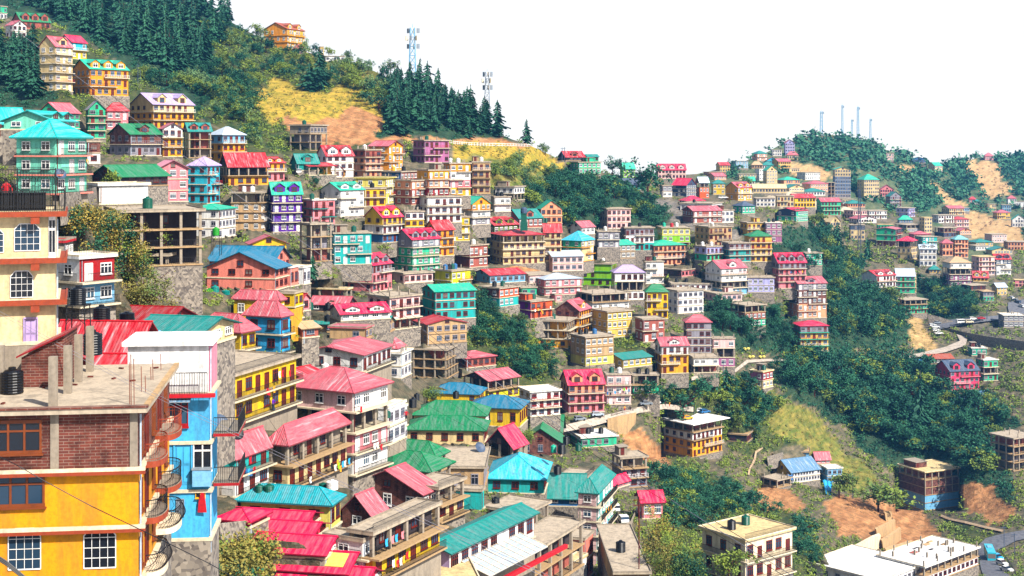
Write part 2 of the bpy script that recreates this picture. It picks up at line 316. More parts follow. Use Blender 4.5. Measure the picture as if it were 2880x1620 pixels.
# ------------------------------------------------------------ the houses: tile | left, corner, right, eave, foot, storeys | wall colours | roof | options | label
HOUSES = '''A|-60 5 70 65 190 2|mint,white|flat||small mint and white house cut by the picture's left edge
A|120 215 505 205 290 1|brownpink|g:grn:130|d3 b e70 st|brown house on stilts with green three-dormer roof at forest edge
A|60 130 265 245 375 2|white|x:prd:205||little white house with two pale red gables below green roof
A|400 555 730 455 912 5|cream|g:prd:368|d1 b|tall cream five-storey house under salmon roof beside orange house
A|590 722 870 415 590 2|cyan,yellow|g:mag:355|b|cyan and yellow house under long magenta roof by the forest
A|725 905 1290 685 960 3|orange|g:tqs:603|d3 b e60|bright orange house with turquoise roof and three dormers
A|1310 1540 1950 1042 1290 3|cream,amber,amber|g:lil:940|d2 b f:b|cream and amber house with lilac roof and two dark dormers
A|870 890 1060 1090 1390 4|mint|x:gry:1012|b|narrow mint four-storey house with grey gable roof
A|1052 1075 1290 1115 1300 2|pink|h:red:1000|b|coral pink house under red roof beside mint tower house
A|390 600 800 1125 1290 2|mint|g:prd:1032||mint house with faded pink gable roof behind cyan roof
C|1105 1310 1620 372 600 2|brick,gry|g:grn:278|d1 b|brick house with green roof and grey gabled wing
C|1600 1640 1835 322 610 3|white,amber,amber|x:prd:268|b f:b|white and amber house with small red gable
C|1850 1900 2125 345 620 3|conc|g:teal:268|o:0,1,2 d2|open concrete frame house under teal double-gable roof
C|2105 2240 2465 388 650 3|pblue,amber,amber|h:pgry:310|b d1 f:b|pale blue and amber house with light grey roof and terrace
C|868 880 1008 465 680 2|brick,white|flat|f:b|small brick and white house behind the big mint villa
C|930 1200 1590 800 910 1|drk|g:grn:690|R=14|dark open shed under wide green gable roof
C|985 1000 1490 905 1090 1|white|flat:white|a=35 f:none|long blank white wall building under the green shed
C|1475 1490 1600 895 1030 1|amber|flat||small amber annex at the end of blank white wall
C|1520 1590 1890 722 1065 3|pink|x:pnk:642|f:w|pink three-storey house with white-edged pink gable
C|1895 2080 2210 700 1080 4|cyan|h:lil:612|b|cyan four-storey house behind the pink gabled house
C|2215 2300 2700 705 900 2|drk,amber|g:red:570|o:0 b|dark-columned house under wavy red roof above amber floor
C|1890 2200 2370 1140 1430 3|white|h:tqs:1085|f:d|white three-storey house with small turquoise roof
D|180 480 560 872 1250 4|conc,tan,tan,tan|flat|o:0 b t:ww|beige concrete four-storey house left of purple house
D|380 530 715 560 750 2|blu/orange,blu/pink|g:red:505|d2 b f:b|blue-sided house with red twin-gable roof
D|785 850 1060 562 640 1|teal|g:teal:472|d1|little teal house with teal roof beside white red-roofed house
D|790 960 1235 597 690 1|amber|g:red:565|o:0|amber carport house with long low red roof
D|1040 1140 1410 487 712 3|white|g:red:388|d2 f:b|white three-storey house with crimson roof and two dormers
D|1165 1180 1322 642 728 1|amber|x:red:575|f:b|tiny amber house with small red gable in front of white house
D|770 975 1145 190 440 3|conc,conc,conc|flat|o:1,2 t:g|unfinished grey house on open pillars below bare earth slope
D|1405 1525 1690 440 712 4|brownpink,peach,peach,peach|flat|b f:b t:w|peach four-storey house with brown top floor
D|1565 1760 1905 392 640 3|orange|x:prd:340|b f:w|vivid orange house with pink-red gable facing right
D|2012 2125 2370 345 562 3|mauve|flat|b f:b t:g|dusty pink flat-roofed house near the white fence
D|1680 1885 2050 660 740 1|blu/brownpink|flat|t:ywk|flat-roofed house with blue side and brown front
D|1830 1990 2170 750 990 3|peach,brownpink,brownpink|flat|b f:w|peach and brown balcony house above stone wall
D|2050 2165 2370 645 985 4|amber,peach,crim,brownpink|flat|b f:w e90|four-storey house with one floor each amber, peach, crimson and brown
D|1430 1730 1830 722 980 3|pyel|flat:pyel|b f:w|pale yellow house with glazed verandah and flat yellow roof
D|1508 1522 1730 830 1000 2|yellow|flat|b f:b t:k|bright yellow two-storey house between white and brown houses
D|553 600 890 872 1262 4|purple|g:tqs:757|d2 b f:w|deep purple four-storey house with turquoise double-dormer roof
D|900 1000 1222 945 1195 3|pink|flat:white|b f:b tr:teal t:gk|pink house with green-edged floors and white flat roof
D|1085 1275 1515 835 1107 3|white|g:tqs:757|d2 b f:w e110|tall white house with turquoise roof above mustard retaining wall
D|1525 1700 1900 1105 1370 3|yellow,white,blu|g:mag:1000|d2 b f:b|yellow and white house under magenta roof with two dormers
D|1895 1930 2120 1062 1210 2|white,yellow|flat|f:b|small white-over-yellow house with rooftop pillars
D|1815 2000 2275 1330 1688 4|gry,mint,mint,mint|g:mag:1225|d3 b f:w|mint four-storey house with grey top floor and magenta roof
D|2130 2240 2420 1232 1505 3|orange|g:red:1140|b f:b|orange three-storey house with layered red roofs
D|1180 1215 1590 1280 1590 3|turq|flat|b f:w t:kg|turquoise three-storey house with flat roof and green tanks
D|870 980 1190 1190 1560 3|conc|flat|o:0,1,2 p6|bare concrete skeleton building beside turquoise house
D|345 380 735 1372 1500 1|yellow|x:prd:1290|f:b|yellow house with wide gable and salmon roofs behind
E|170 235 440 290 610 4|orange,white,pink,amber|flat|b f:w t:ww|narrow house with orange, white, pink and amber floors
E|440 462 640 275 590 4|tan|flat|b f:b t:kw|beige-brown balcony block with open laundry terrace on top
E|690 880 985 525 655 2|white,conc|flat|o:1 f:d|white single floor house on open pillars by the yellow slope
E|640 682 845 627 770 2|white|flat|f:w b t:kk|small white house with blue-framed windows behind orange gable
E|300 455 640 690 905 3|orange,white,gry|x:tqs:612|b f:w|orange house with pale turquoise gable above white floor
E|215 245 430 830 1065 3|yellow|flat|b f:w|yellow three-storey balcony house left of dark gap
E|510 680 915 900 1020 1|oliv|g:red:822|d2 f:w|olive house with crimson roof and two brown dormers
E|800 930 1165 832 935 1|brownpink|g:teal:742|d1|brown house with teal gable roof and roof tank frame
E|1110 1150 1362 735 890 2|peach|x:tqs:652|f:b|peach house under broad turquoise gable roof on the ridge
E|640 770 1185 1008 1300 4|cream|h:red:945|o:0 b f:b e100|large cream four-storey block with crimson hip roof and open top
E|1170 1185 1355 968 1275 4|cream|g:red:872|b f:b e100|cream four-storey end block with pale red gabled roof
E|1370 1555 1680 1062 1272 3|mint/cream,mint/cream,mint/cream|h:cyan:965|b f:w tr:orange|mint and cream house with orange floor edges and cyan roof
E|1445 1560 1690 922 1000 1|white|g:prd:862|f:w|white terrace house with faded red roof behind mint house
E|1715 1725 1940 975 1130 2|gry|flat|b f:w e80 t:w|grey two-storey house with brick parapet on stone plinth
E|1965 2000 2287 937 1160 3|gry,white,turq|flat|b f:b e70 t:kk|house with grey, white and turquoise floors on stone wall
H|235 300 670 485 770 3|pyel,lime,conc|flat|o:2 f:w e120 t:crw|lime green house with pale top floor above stone wall
E|1325 1400 1590 217 255 1|drk|g:red:160|d1|dark house with red dormer roof on the skyline
E|1580 1620 1730 215 265 1|mint|g:teal:193||mint house with teal roof behind the red skyline roof
E|1440 1530 1750 277 388 2|mint|flat|f:w t:k|mint green flat-roofed house with pale band on the ridge
E|1440 1450 1558 468 522 1|tqs|flat||tiny turquoise hut among the trees
E|1945 1980 2095 332 432 2|lime|g:tqs:275|f:w|yellow-green house with turquoise roof behind dark tree
E|1940 2000 2180 492 552 1|teal|g:sla:430||low teal shed with slate roof beside the big tree
E|1560 1860 1945 1302 1520 3|lime|flat|p9 b f:b tr:grn t:w|vivid lime green house with green balconies and roof pillars
E|1875 1890 2190 1382 1660 3|white,conc,white|h:lil:1305|o:1 f:b t:k|white house with pale lilac hip roof and brown windows
E|2190 2200 2385 1277 1495 3|white|flat|b f:w t:gg|white three-storey flat-roofed house beside lilac roof
E|285 430 612 1117 1332 2|brownpink|flat|b f:w t:kw|brown-pink two-storey house below the yellow balcony house
W|510 680 870 265 545 3|acid|flat|b f:w t:bkgb e60|acid yellow three-storey house alone above bushes
F|235 245 615 985 1108 2|wpink|g:mag:908|d3 f:b|pinkish white house with three arched dormers in magenta roof
F|430 620 752 1192 1352 3|slat|x:mag:1100|f:w|dark slate-clad house with magenta gables
F|265 300 430 1207 1355 2|gry,white|flat|f:w|narrow grey and white house in front of slate house
H|530 620 870 117 172 1|white|h:mag:48||low white house with bright magenta roof
F|750 800 925 1152 1370 3|conc,rorange,rorange|g:pgry:1078|o:0 f:w|red-orange house with open frame attic and pale roof
F|955 980 1140 1172 1320 2|yellow|h:teal:1120|f:w|yellow house with teal roof left of amber house
F|1150 1312 1500 1222 1402 2|amber|g:prd:1150|d2 b f:w|amber yellow house with red roof and two white dormers
F|1310 1330 1560 1047 1125 2|cream|flat|f:w|long bleached cream house below the hill trees
F|1488 1500 1640 922 970 1|tan|h:tan:872||tan-roofed hut high on the far hill
F|1630 1640 1790 925 975 1|white|h:teal:882||white house with flat teal roof on the far hill
F|1690 1700 1850 857 905 1|cyan|x:prd:805||turquoise gabled hut with pink roof on the far hill
F|1962 1975 2120 790 852 1|cream|h:prd:743|f:d|cream house with red hip roof above bare slope
F|1760 1780 1900 722 802 2|white|flat|f:d|white frame house below the top house of far hill
F|1930 1950 2072 627 795 4|wlil|x:prd:582|f:d|topmost lilac-white house with pink gable on far hill
F|1650 1700 1840 992 1172 4|cream|x:tqs:930|f:w|cream four-storey house with turquoise gable in bright cluster
F|1540 1600 1700 975 1132 3|white|flat|f:w|white three-storey block left of turquoise gable
F|1385 1395 1540 1130 1190 1|white|g:tqs:1080||low white house with pale turquoise roof
F|1510 1520 1960 1232 1300 1|cream|g:cream:1180||long cream shed with cream roof above white house
F|1520 1560 1810 1372 1480 2|white|flat|f:d|white two-storey house below long cream shed
F|1830 1840 2062 1342 1482 2|cream|flat|f:d b|cream house with shaded verandahs by the car park
G|10 40 250 362 742 8|cream,cream,glz,glz,glz,glz,glz,gry|x:tqs:328|f:d|tallest grey-glazed eight-storey block on far hill
G|-85 -60 40 542 742 4|conc|flat|o:0,1,2,3|open concrete frame left of the tallest block
G|340 430 632 502 742 5|cream|h:tqs:428|f:d|cream five-storey block with turquoise roof on far hill
G|640 650 830 627 722 2|pink|x:prd:570||pink house with red gable right of cream block
G|720 780 930 722 862 3|gry|x:teal:660|b f:d|grey house with dark teal gable on far slope
G|860 1030 1112 887 1002 2|wlil|flat|b f:d|lilac-white flat-roofed house on far slope
G|890 900 1080 1037 1078 1|blu|h:tqs:980|f:w|low blue house with turquoise roof on far slope
G|1170 1240 1340 1012 1212 4|cream|flat:cream|f:d|slim cream four-storey house among far roofs
G|850 1000 1232 1112 1202 2|gry|flat|o:0|long grey open-floor building under cream slab
G|595 850 930 1167 1402 3|mint/drk,mint/drk,conc|g:prd:1135|b o:2|dark balcony house with mint wall and red roof
G|870 1060 1140 1327 1580 3|drk,cream,cream|h:mag:1260|o:0 f:d|cream house with dark open top under magenta hip roof
G|1380 1500 1660 1152 1272 2|conc,sla|flat|o:0|glazed pavilion house with cream slab roof
G|1030 1100 1320 1232 1292 1|pink|h:prd:1190||low pink house with red roof behind magenta roof
S|1160 1175 1400 180 420 3|white|g:pgry:130|d2 f:d|white house with wavy grey dormer roof and outside stairs
G|1440 1480 1620 1352 1525 2|peach|h:prd:1298|f:b|peach house with pink roof beside cream tower house
G|1590 1650 1825 1302 1545 4|peach|h:ptl:1245|b f:b|peach four-storey house with pale teal hip roof
G|2060 2090 2200 832 925 2|cream|flat|f:d|small cream house at far right below ochre slopes
G|2340 2360 2470 752 865 2|white|h:prd:713|f:d|white house with red roof at the right picture edge
G|2420 2432 2600 797 872 1|white|flat|f:d|long white shed at the right picture edge
G|2262 2280 2400 842 932 2|pblue|flat|f:d|pale blue house at far right
G|2400 2420 2600 1032 1132 2|white|x:tqs:942|f:d|white house with turquoise gable at right picture edge
G|1830 1840 1935 765 800 1|pink|h:red:728||small red-roofed house at far right
G|1880 1895 2000 795 830 1|white|h:teal:765||small teal-roofed house at far right
G|722 730 828 150 240 2|wpink|flat|f:w|pinkish white house on far skyline
G|1060 1075 1255 222 270 1|blu|x:teal:197||long teal-roofed house on far skyline
G|1290 1380 1480 312 412 2|cream|g:tqs:270|f:w|cream house with turquoise roof below far skyline
G|2030 2050 2165 185 235 1|pink|h:prd:140||pink-roofed house on far right skyline
G|230 250 440 1112 1302 3|sla,cream,cream|flat|f:d t:k|cream house with slate top floor behind the steel mast
G|-120 -20 112 1062 1202 2|cream|x:cream:950|f:d|pale cream hall with large gable
G|600 615 820 1105 1170 1|mint|flat:cream||low mint house with cream flat roof on far slope
H|540 960 1105 162 252 1|white|flat|f:d t:k|long white bungalow with flat roof above rubble slope
H|1020 1090 1255 250 412 2|white|flat|f:d|white two-storey house beside thin bare tree
H|1250 1370 1540 187 287 1|tqs|h:sla:125|f:w|turquoise pavilion with slate-blue hip roof
H|1345 1440 1680 417 582 2|butter|flat|f:b b|butter yellow flat-roofed house above green hip roof
H|1660 1690 1900 417 672 3|mauve|flat:white|f:w t:gk|mauve three-storey house with white parapet
H|1400 1480 1765 592 935 4|butter|h:grn:515|b f:b|butter yellow four-storey house with green hip roof
H|1090 1195 1480 692 937 3|gry,turq,turq|flat|b f:b p5|blue-turquoise house with grey top floor and roof pillars
H|735 890 1105 742 925 2|wlil,mint|flat|b p5 f:b t:ww|lilac house over mint floor with roof pillars
H|875 1085 1430 1022 1385 4|white,white,conc,pblue|g:prd:905|b o:2 d1 f:w|large white house with split pink-red roof
H|1430 1442 1800 1152 1342 2|wlil|flat|f:w|lavender two-storey house right of large white house
H|1740 1860 2225 942 1292 4|gry,pink,pink,pink|g:mag:812|b d3 f:b t:kkkk|pink four-storey house with grey floor and magenta roofs
H|2150 2225 2440 827 982 2|tqs|flat|f:w t:w|turquoise two-storey house above dark slope
H|1975 2120 2500 1222 1692 5|gry,brick,brick,peach,peach|g:prd:1130|b d1 f:w|tall brick five-storey house with pink-red roof
H|305 555 785 1052 1137 1|drk/pink|flat|f:b e50 t:k|low pink house with dark open side
H|390 430 968 1237 1402 2|white|flat|b f:b t:kkg|long white two-storey motel-like house
U|905 925 1140 217 490 3|yellow|h:grn:140|b f:b t:g|yellow house with patched green roof and outside stairs
H|1835 2090 2250 252 400 2|slat/tqs,tqs|g:mag:208|d3 f:w|slate and turquoise house with zigzag magenta roof
S|400 600 855 550 790 3|white|g:red:470|d2 b f:b|white house with wavy red roof above forest
S|850 865 1110 545 785 3|mint|g:pgry:450|b f:d t:b|pale mint house right of wavy red roof
S|1000 1010 1130 520 770 4|cream|flat|b f:b|narrow cream balcony house right of pale mint house
S|820 975 1275 880 1060 3|drk,mint,mint|flat|o:0 f:d b|mint house with open dark top floor beside the road
S|1480 1580 1865 375 690 4|white,drk,mauve,mauve|h:tan:290|b o:1 f:w|round-fronted mauve house with tan umbrella roof
S|1870 1975 2180 300 545 4|wpink|flat:cream|b f:d|pinkish white four-storey house left of red wavy roof
S|2120 2200 2400 325 540 3|sla,white,white|g:red:255|d2 b f:w|blue-grey house with red wavy roof at far right
S|1880 1895 2095 565 625 1|butter|g:red:480|d2|butter house with red roof and two dormers
S|1300 1310 1450 465 515 1|butter|h:teal:410||small butter house with teal pyramid roof
S|1170 1290 1530 600 665 1|cream|flat|b f:d|low cream flat-roofed house under the forest
S|1730 1860 2060 685 800 2|drk|flat|b|dark flat-roofed house above the road bend
S|1985 2030 2165 760 890 2|gry,mint|h:tan:738|f:d|small grey and mint house with round tan roof
S|2140 2215 2345 700 810 2|butter|g:pgry:645||butter yellow gabled house by the road
S|2440 2455 2600 610 700 2|pink|flat:cream||pink house by the road at right edge
S|1715 1740 1895 800 865 1|brownpink|flat||little brown hut below the dark house
S|2230 2300 2570 1085 1240 2|gry|flat:white|f:w|grey concrete two-storey house by the roadside
I|180 815 845 400 520 1|salm|x:tbl:255|a=78 R=10 f:b|salmon rear wing with long teal-blue roof
I|150 828 860 470 700 2|salm|g:tbl:300|a=78 R=7 f:b|salmon house with wide front gable and brown windows
I|835 985 1070 480 665 1|salm|flat:white|f:b|small salmon annex with white terrace
I|985 1115 1190 480 645 1|white|flat:white|f:d|white cube house beside black staircase
I|60 485 640 1120 1490 2|yellow|h:prd:890|b f:b a=62|bright yellow house with salmon hip roof and balcony
I|540 885 985 965 1335 2|azure|h:prd:745|b f:b a=66|azure blue house with faded red hip roof
I|420 880 930 800 1000 1|yellow|h:prd:638|a=72|yellow house hidden under broad salmon roof
I|890 1025 1048 740 1000 2|yellow|flat|f:b a=75|yellow tower room with planted terrace
I|1045 1110 1178 780 910 1|pink|x:red:725||pink shed with red roof behind tanks
I|1140 1560 1610 700 800 1|conc|flat:cream|o:0 a=75|open shelter with two cream concrete roofs
I|1190 1560 1585 842 920 1|drk|x:prd:760|a=80 R=7|low shed with stacked salmon roofs
I|1480 1500 1990 935 1010 1|white|g:mag:830|d2 f:w a=25|white house with long magenta roof behind teal shed
I|1180 1960 1990 1045 1140 1|tan|x:teal:952|f:d a=82 R=8|long tan building with teal roof and arched windows
I|1570 1815 2010 442 722 3|gry,pink,pink|g:mag:330|d2 b f:b|pink house with grey top floor and arched magenta dormers
I|1770 1990 2295 782 1105 3|wpink,wpink,conc|flat|b p8 o:2 f:b|pinkish white house with roof pillars above the ravine
W|290 625 745 1060 1340 3|conc|flat|o:0,1,2 p8|grey concrete skeleton with slender pillars above magenta canopy
I|1040 1715 1740 1345 1520 1|white|g:prd:1215|a=72 R=13 f:b b|white house with broad salmon gable facing us
I|1385 1740 1765 1090 1200 1|tan|flat:prd|a=78 R=5|tan loft wall with sloping red roof edge
I|1720 2100 2205 1345 1590 2|white|flat:white|a=75 f:d|white blockhouse with terrace and pyramid hut on top
I|1860 2060 2140 1285 1345 1|prd|h:prd:1145|a=70|small pink-red pyramid hut on the white blockhouse
J|575 800 1150 605 1080 2|white/crim,white/pblue|flat:white|b f:w|white house with crimson and pale blue balconies
J|575 640 662 440 600 1|stone|flat:red|f:w|stone cottage corner with red tiled eave
J|1080 1210 2030 138 680 3|conc|flat|o:0,1,2 t:g a=24 core:drk|large open concrete frame with tank on its roof slab
J|1340 1690 1830 575 1010 2|conc,brownpink|flat|o:0 t:kb|half-built concrete room propped with bamboo
J|560 1650 1690 1240 1420 1|crim|x:crim:1068|a=78 R=9|crimson corrugated roof house behind black tanks
K|540 1325 1345 455 640 1|crim|x:red:150|a=84 R=6 Y=118|bright red corrugated roof behind grey pillars
K|1385 2000 2040 255 420 1|cream|x:teal:100|a=76 R=8 f:w Y=140|glazed cream room with peeling teal roof
M|100 160 975 620 1110 2|yellow|flat|b f:b a=70 L=9 rail|long yellow two-storey row with brown doors
M|885 1545 1895 718 1560 4|wpink/white,conc,pink,white|h:prd:470|b o:1 f:w a=62|white house with weathered red hip roof and open storey
M|700 890 1485 1252 1690 2|conc,cream|h:prd:800|b o:0 f:b a=67|cream row house with open storey under weathered red roof
M|200 360 700 1345 1780 2|turq,white|g:prd:1000|b f:b a=67|pale turquoise row house with red sheet roof
M|1900 2060 2092 880 1260 2|white|flat:white|f:d a=75|slim white stair house beside green roof
O|300 1015 1035 600 745 1|cream|h:grn:450|a=86 R=9|rear house under upper emerald hip roof
O|225 1000 1030 747 900 1|cream|h:grn:600|a=86 R=9 f:b|cream house with brown pilasters and emerald hip roof
O|480 1000 1010 1132 1370 1|tan|flat|a=88 R=15|tan building with broad dusty flat roof
N|1900 2370 2480 247 420 1|conc|h:grn:78|o:0 a=68|rear emerald hip roof on posts
N|1790 2330 2530 392 640 1|conc|h:grn:190|o:0 a=66|open terrace under front emerald hip roof
N|1510 1745 2420 1042 1500 2|drk,yellow|flat|b f:b a=63 o:0|yellow balcony row house below brick cabins
N|1560 2240 2395 602 860 1|brick|g:prd:345|a=62 f:w|right brick cabin with salmon sheet roof
N|1440 1740 1880 822 1010 1|brick|g:prd:535|a=62 f:w|left brick cabin with salmon sheet roof
N|420 1312 1420 722 990 1|pyel|h:dtq:535|a=78 f:b|pale yellow house with turquoise hip roof and tanks
N|200 500 540 890 960 1|mag|h:mag:762|a=70|small magenta pyramid roof at market end
N|300 1055 1080 915 980 1|mag|x:mag:800|a=78 R=5|topmost magenta roof of the stepped market
N|480 1125 1150 1028 1090 1|mag|x:mag:905|a=78 R=5|second magenta roof of the stepped market
N|520 1255 1280 1215 1270 1|mag|x:mag:1025|a=78 R=6|third magenta roof of the stepped market
N|700 1480 1500 1400 1450 1|mag|x:mag:1185|a=78 R=6|fourth magenta market roof with cream skylight panel
N|780 1645 1660 1560 1600 1|mag|x:mag:1335|a=78 R=6|lowest magenta roof of the stepped market
N|1515 1645 1755 1112 1450 2|white|flat|b f:w a=62|little white house hung with washing
P|-250 705 560 1500 1750 1|cream|flat:cream|a=100 R=11|cream flat roof with rubble at bottom edge
P|140 445 1290 1190 1470 1|lil/white|g:teal:905|f:b a=60|long white house with teal gable roof and glass canopy
P|900 1240 1785 1250 1700 2|conc|flat|o:0,1 p3 a=64|long open two-level concrete terrace building
P|820 1205 1440 825 1060 1|conc/blu|flat|o:0 a=60|upper concrete slab on pillars beside blue wall
O|1040 1605 1700 1240 1390 1|turq|h:cyan:985|a=84 R=13 f:b Y=262|turquoise house with large cyan pyramid roof
O|1620 2000 2020 1400 1520 1|blu|x:teal:1160|a=84 R=6 Y=268|blue lean-to with teal sheet roof
P|1740 1925 2088 610 1340 5|wpink/turq|h:teal:330|b f:w a=74|tall turquoise balcony row falling down to the alley
O|1370 1780 1805 865 1010 1|brick|g:grn:700|a=84 R=8 f:d|brick gable house with emerald sheet roof
O|1180 1780 1815 765 900 1|brick|x:grn:565|a=82 R=8|brick house with stepped emerald roof and green tank
O|1030 1290 1420 902 1040 1|drk|g:mag:705|o:0 a=62 Y=284|open magenta gable canopy on thin posts
O|440 950 965 388 480 1|yellow|h:tbl:270|a=80 R=10|rear house under plain teal-blue roof
O|850 1362 1405 530 720 1|yellow|h:tbl:395|a=78 R=10 f:b|golden house with teal-blue hip roof
O|800 1045 1360 252 455 2|drk,acid|g:prd:140|o:0 b f:b|acid yellow house with salmon canopy roof over terrace
O|1362 1475 1770 372 615 3|white|flat:white|b f:b|white three-storey house with wooden windows by the road
O|1780 1860 2215 287 578 3|peach,pink,pink|g:mag:140|d2 b f:b t:kk|pink three-storey house with hot magenta double-gable roof
O|2215 2240 2485 197 492 3|wpink|flat|b f:w t:gw|pale pink house hung with laundry
U|770 790 1045 1062 1245 2|conc,mint|flat|o:0 b f:w t:kk e70|mint house with open upper terrace above parked cars
O|1880 1990 2340 832 925 1|mint|flat:white|f:d t:wkkk|low mint house with cream flat roof below the lane
P|2080 2172 2430 272 565 3|conc,gry,gry|flat|o:0 b f:b|grey concrete block with open top near dirt track
P|2000 2080 2250 522 580 1|pink|g:mag:435|a=50|narrow magenta canopy by the alley
P|2350 2390 2590 690 870 1|pink|g:mag:588||pink house with magenta roof near the bushes
P|2110 2455 2440 1425 1650 1|tan|flat|a=92 R=26 t:k|long flat brown roof strewn with dirt
Q|525 815 1110 690 1022 4|conc/brick,white,amber,amber|flat:white|o:0 b f:b ov:2 noR|house with cars parked on its white roof
Q|1170 1360 1415 805 872 1|drk|flat:tan||dark hut with tan slab roof
Q|1390 1520 1622 172 332 2|mauve/crim,cream|flat:cream|f:w t:kg|cream house with slab roof and red upper window
Q|1690 1985 2025 975 1035 1|pblue|flat:tan|a=80 t:k|pale blue shed with grey slab roof
Q|1620 1810 2095 1172 1285 2|butter/white,butter/white|g:sblu:1030|w10 f:d|white schoolhouse with blue-grey and red roof
Q|2110 2170 2320 1142 1282 2|pblue|flat:white|f:d|pale blue two-storey house with white roof
Q|2020 2060 2200 1040 1090 1|pink|g:prd:965||small shed with faded red roof behind pale blue house
Q|1520 1665 1805 1265 1332 1|drk|flat|o:0|open shed on posts in front of schoolhouse
U|1315 1325 1575 522 835 4|gry|h:prd:445|f:b|grey four-storey tower house with pink-red hip roof
U|1010 1075 1345 755 1040 3|white,amber,amber|g:prd:670|b f:b d1|white and amber house with pink-red roof and blue doors
U|1572 1590 1812 692 970 3|wpink,conc,mauve|flat|o:1 p5 f:w|half-built house with white room between pillars
U|1350 1400 1650 885 1032 2|white,conc|flat|o:1 b p5|white storey on open pillars above curving lane
U|810 890 1105 502 722 2|brownpink|flat|b f:w|brown-pink ribbed house with long balconies
U|200 380 745 250 478 3|drk,white,brownpink|flat|o:0 b p8 f:w e50|white house with open pillared top and many rooftop columns
U|735 745 892 175 305 2|white|flat|f:b|small grey-white house behind yellow stair house
U|1770 1915 2120 362 572 3|drk,brownpink,mint|flat|o:0 f:w|mint floored house with open dark roof storey on green slope
U|10 245 360 402 650 3|brick/amber,amber,amber|g:prd:290|d1 b f:b|amber house with brick gable side and pink-red roof
W|1550 1850 1935 772 1035 3|amber|flat|o:0,1 b p4 f:b t:g|amber house with two open floors below violet house
U|160 310 592 682 962 3|tan,tan,pyel|flat|f:w t:kkb e40|beige house with rows of white windows and rooftop panels
V|250 325 605 58 395 5|gry,butter,butter,butter,tqs|h:mag:3|b f:d tr:tqs|butter five-storey house with turquoise shutters by the lane
W|970 1160 1352 440 622 2|brick/rorange,turq|flat|f:w e70 t:kg|brick-topped turquoise house above the bushes
W|1365 1380 1535 430 502 1|mint|flat|p6|little mint house with forest of roof pillars
W|1320 1475 1692 572 738 2|violet/rorange|flat|b f:b t:kg e50|violet and red-orange house hung with clothes
W|1680 1720 1790 502 572 1|pink|flat||small pink hut behind violet house
V|1680 1835 2125 512 707 3|hpink|g:sla:398|d2 b f:d tr:pink e70|hot pink house with dark green yellow-edged roof
V|2090 2170 2312 407 612 3|mint,drk,mint|flat:white|o:1 b|mint house with white slab roof behind hot pink house
V|2010 2050 2200 285 355 1|tqs|flat:white|t:kkk|turquoise garage with white parapet and tanks
V|1560 1640 1870 388 440 1|drk|g:rust:340||rusty tin-roofed shed behind hot pink house
V|2240 2470 2700 1200 1520 4|conc|flat|o:0,1,2,3|four-level bare concrete frame at right picture edge
R|745 893 1085 232 447 5|conc,brick,brick,pblue,pblue|flat:cream|o:0 f:none shut|brick building with open roof deck and blue shutters
Z|1975 2096 2228 1522 1640 2|wcream|flat:cream|b f:b t:kg|cream house with flat roof near bottom of slope
C|165 560 870 412 985 3|vmint|h:vcyan:235|Y=190 f:w b tr:salm|big pale mint villa with cyan hip roof above terrace railing
C|40 530 752 237 335 1|vmint|g:vcyan:150|Y=196 d2 f:w|attic wing of the mint villa with two white gables
C|-160 -20 262 248 335 1|vmint|g:vcyan:116|Y=206|rear wing with cyan roof at the left picture edge
Z|-100 388 476 1156 1642 3|brick,ychrome,ychrome|flat|a=97 Y=75 L=16 noR f:none|chrome yellow house with bare brick top storey and curved balconies
K|1285 2100 2185 395 2340 4|white/pnk,azur2,azur2,azur2|flat:white|a=95 Y=93 noR f:none|tall sky-blue house with blank white upper wall behind yellow house
Z|-120 156 172 607 960 3|cream2|flat:cream2|a=107 Y=85 L=14 R=6 noR f:none|cream house with octagonal windows and iron-railed terrace
R|330 640 888 848 930 1|white|flat:white|a=44 L=22 f:d|white flat-roofed front wing of the unfinished hotel
R|700 888 1195 772 870 2|conc,white|flat:white|a=42 L=14 o:0 p9|unfinished concrete hotel with pillared roof beside the curving road
B|80 310 490 285 490 3|orange/amber|g:rust:238|b tr:amber d2 f:w|orange villa with yellow balcony edges on the skyline
B|375 400 490 490 545 1|wpink|h:prd:445||tiny pink hut with pale roof below the skyline villa
B|640 645 682 475 548 1|butter|flat||small butter block on the skyline right of the villa
B|690 702 890 565 614 1|white|flat|f:d|low white hut on the descending skyline
O|-60 40 215 540 900 2|white|flat:white|a=70 f:d|white stair house left of the emerald hip roofs
M|1000 1020 1230 560 640 1|drk|g:red:520|a=60|little dark shed with red roof behind the hip house
P|510 765 792 600 790 1|turq|flat|a=80 f:none|turquoise wall room under the dusty flat roof
P|300 330 590 580 900 2|conc,cream|flat|o:0 a=60 b f:b|cream row with open top floor beside the emerald terrace
P|1640 1800 1890 1090 1500 2|salm|flat|a=70 f:b|salmon house standing at the head of the alley
P|1780 1800 1900 480 900 2|wpink|flat|a=70 b f:b|pinkish balcony house above the washing lines
I|1090 1110 1270 1080 1180 1|brownpink|g:tan:1060|a=40|tiny brown room with canvas roof left of the tan building
M|120 190 450 620 665 1|yellow|g:prd:490|a=66|low salmon sheet roof in front of the yellow row
P|1590 1690 1825 1330 1600 1|white|flat:cream|a=62 f:w|white room under the terrace building at the bottom
K|950 1240 1262 600 680 1|crim|x:red:480|a=84 R=3 Y=112|small red sheet lean-to below the bright red roof'''
def opt(o, k):
    for q in o.split():
        if q.startswith(k+'='): return float(q[2:])
def boxes():
    B = []
    for l in HOUSES.strip().split('\n'):
        t, g, w_, r, o, lab = l.split('|'); xl, xc, xr, yt, yb, n = map(float, g.split()); pk = float(r.split(':')[2]) if r.count(':') == 2 else yt-(xr-xl)*.2
        B.append((tx(t, xl), tx(t, xr), ty(t, min(pk, yt)), ty(t, yb), lab))
    return B
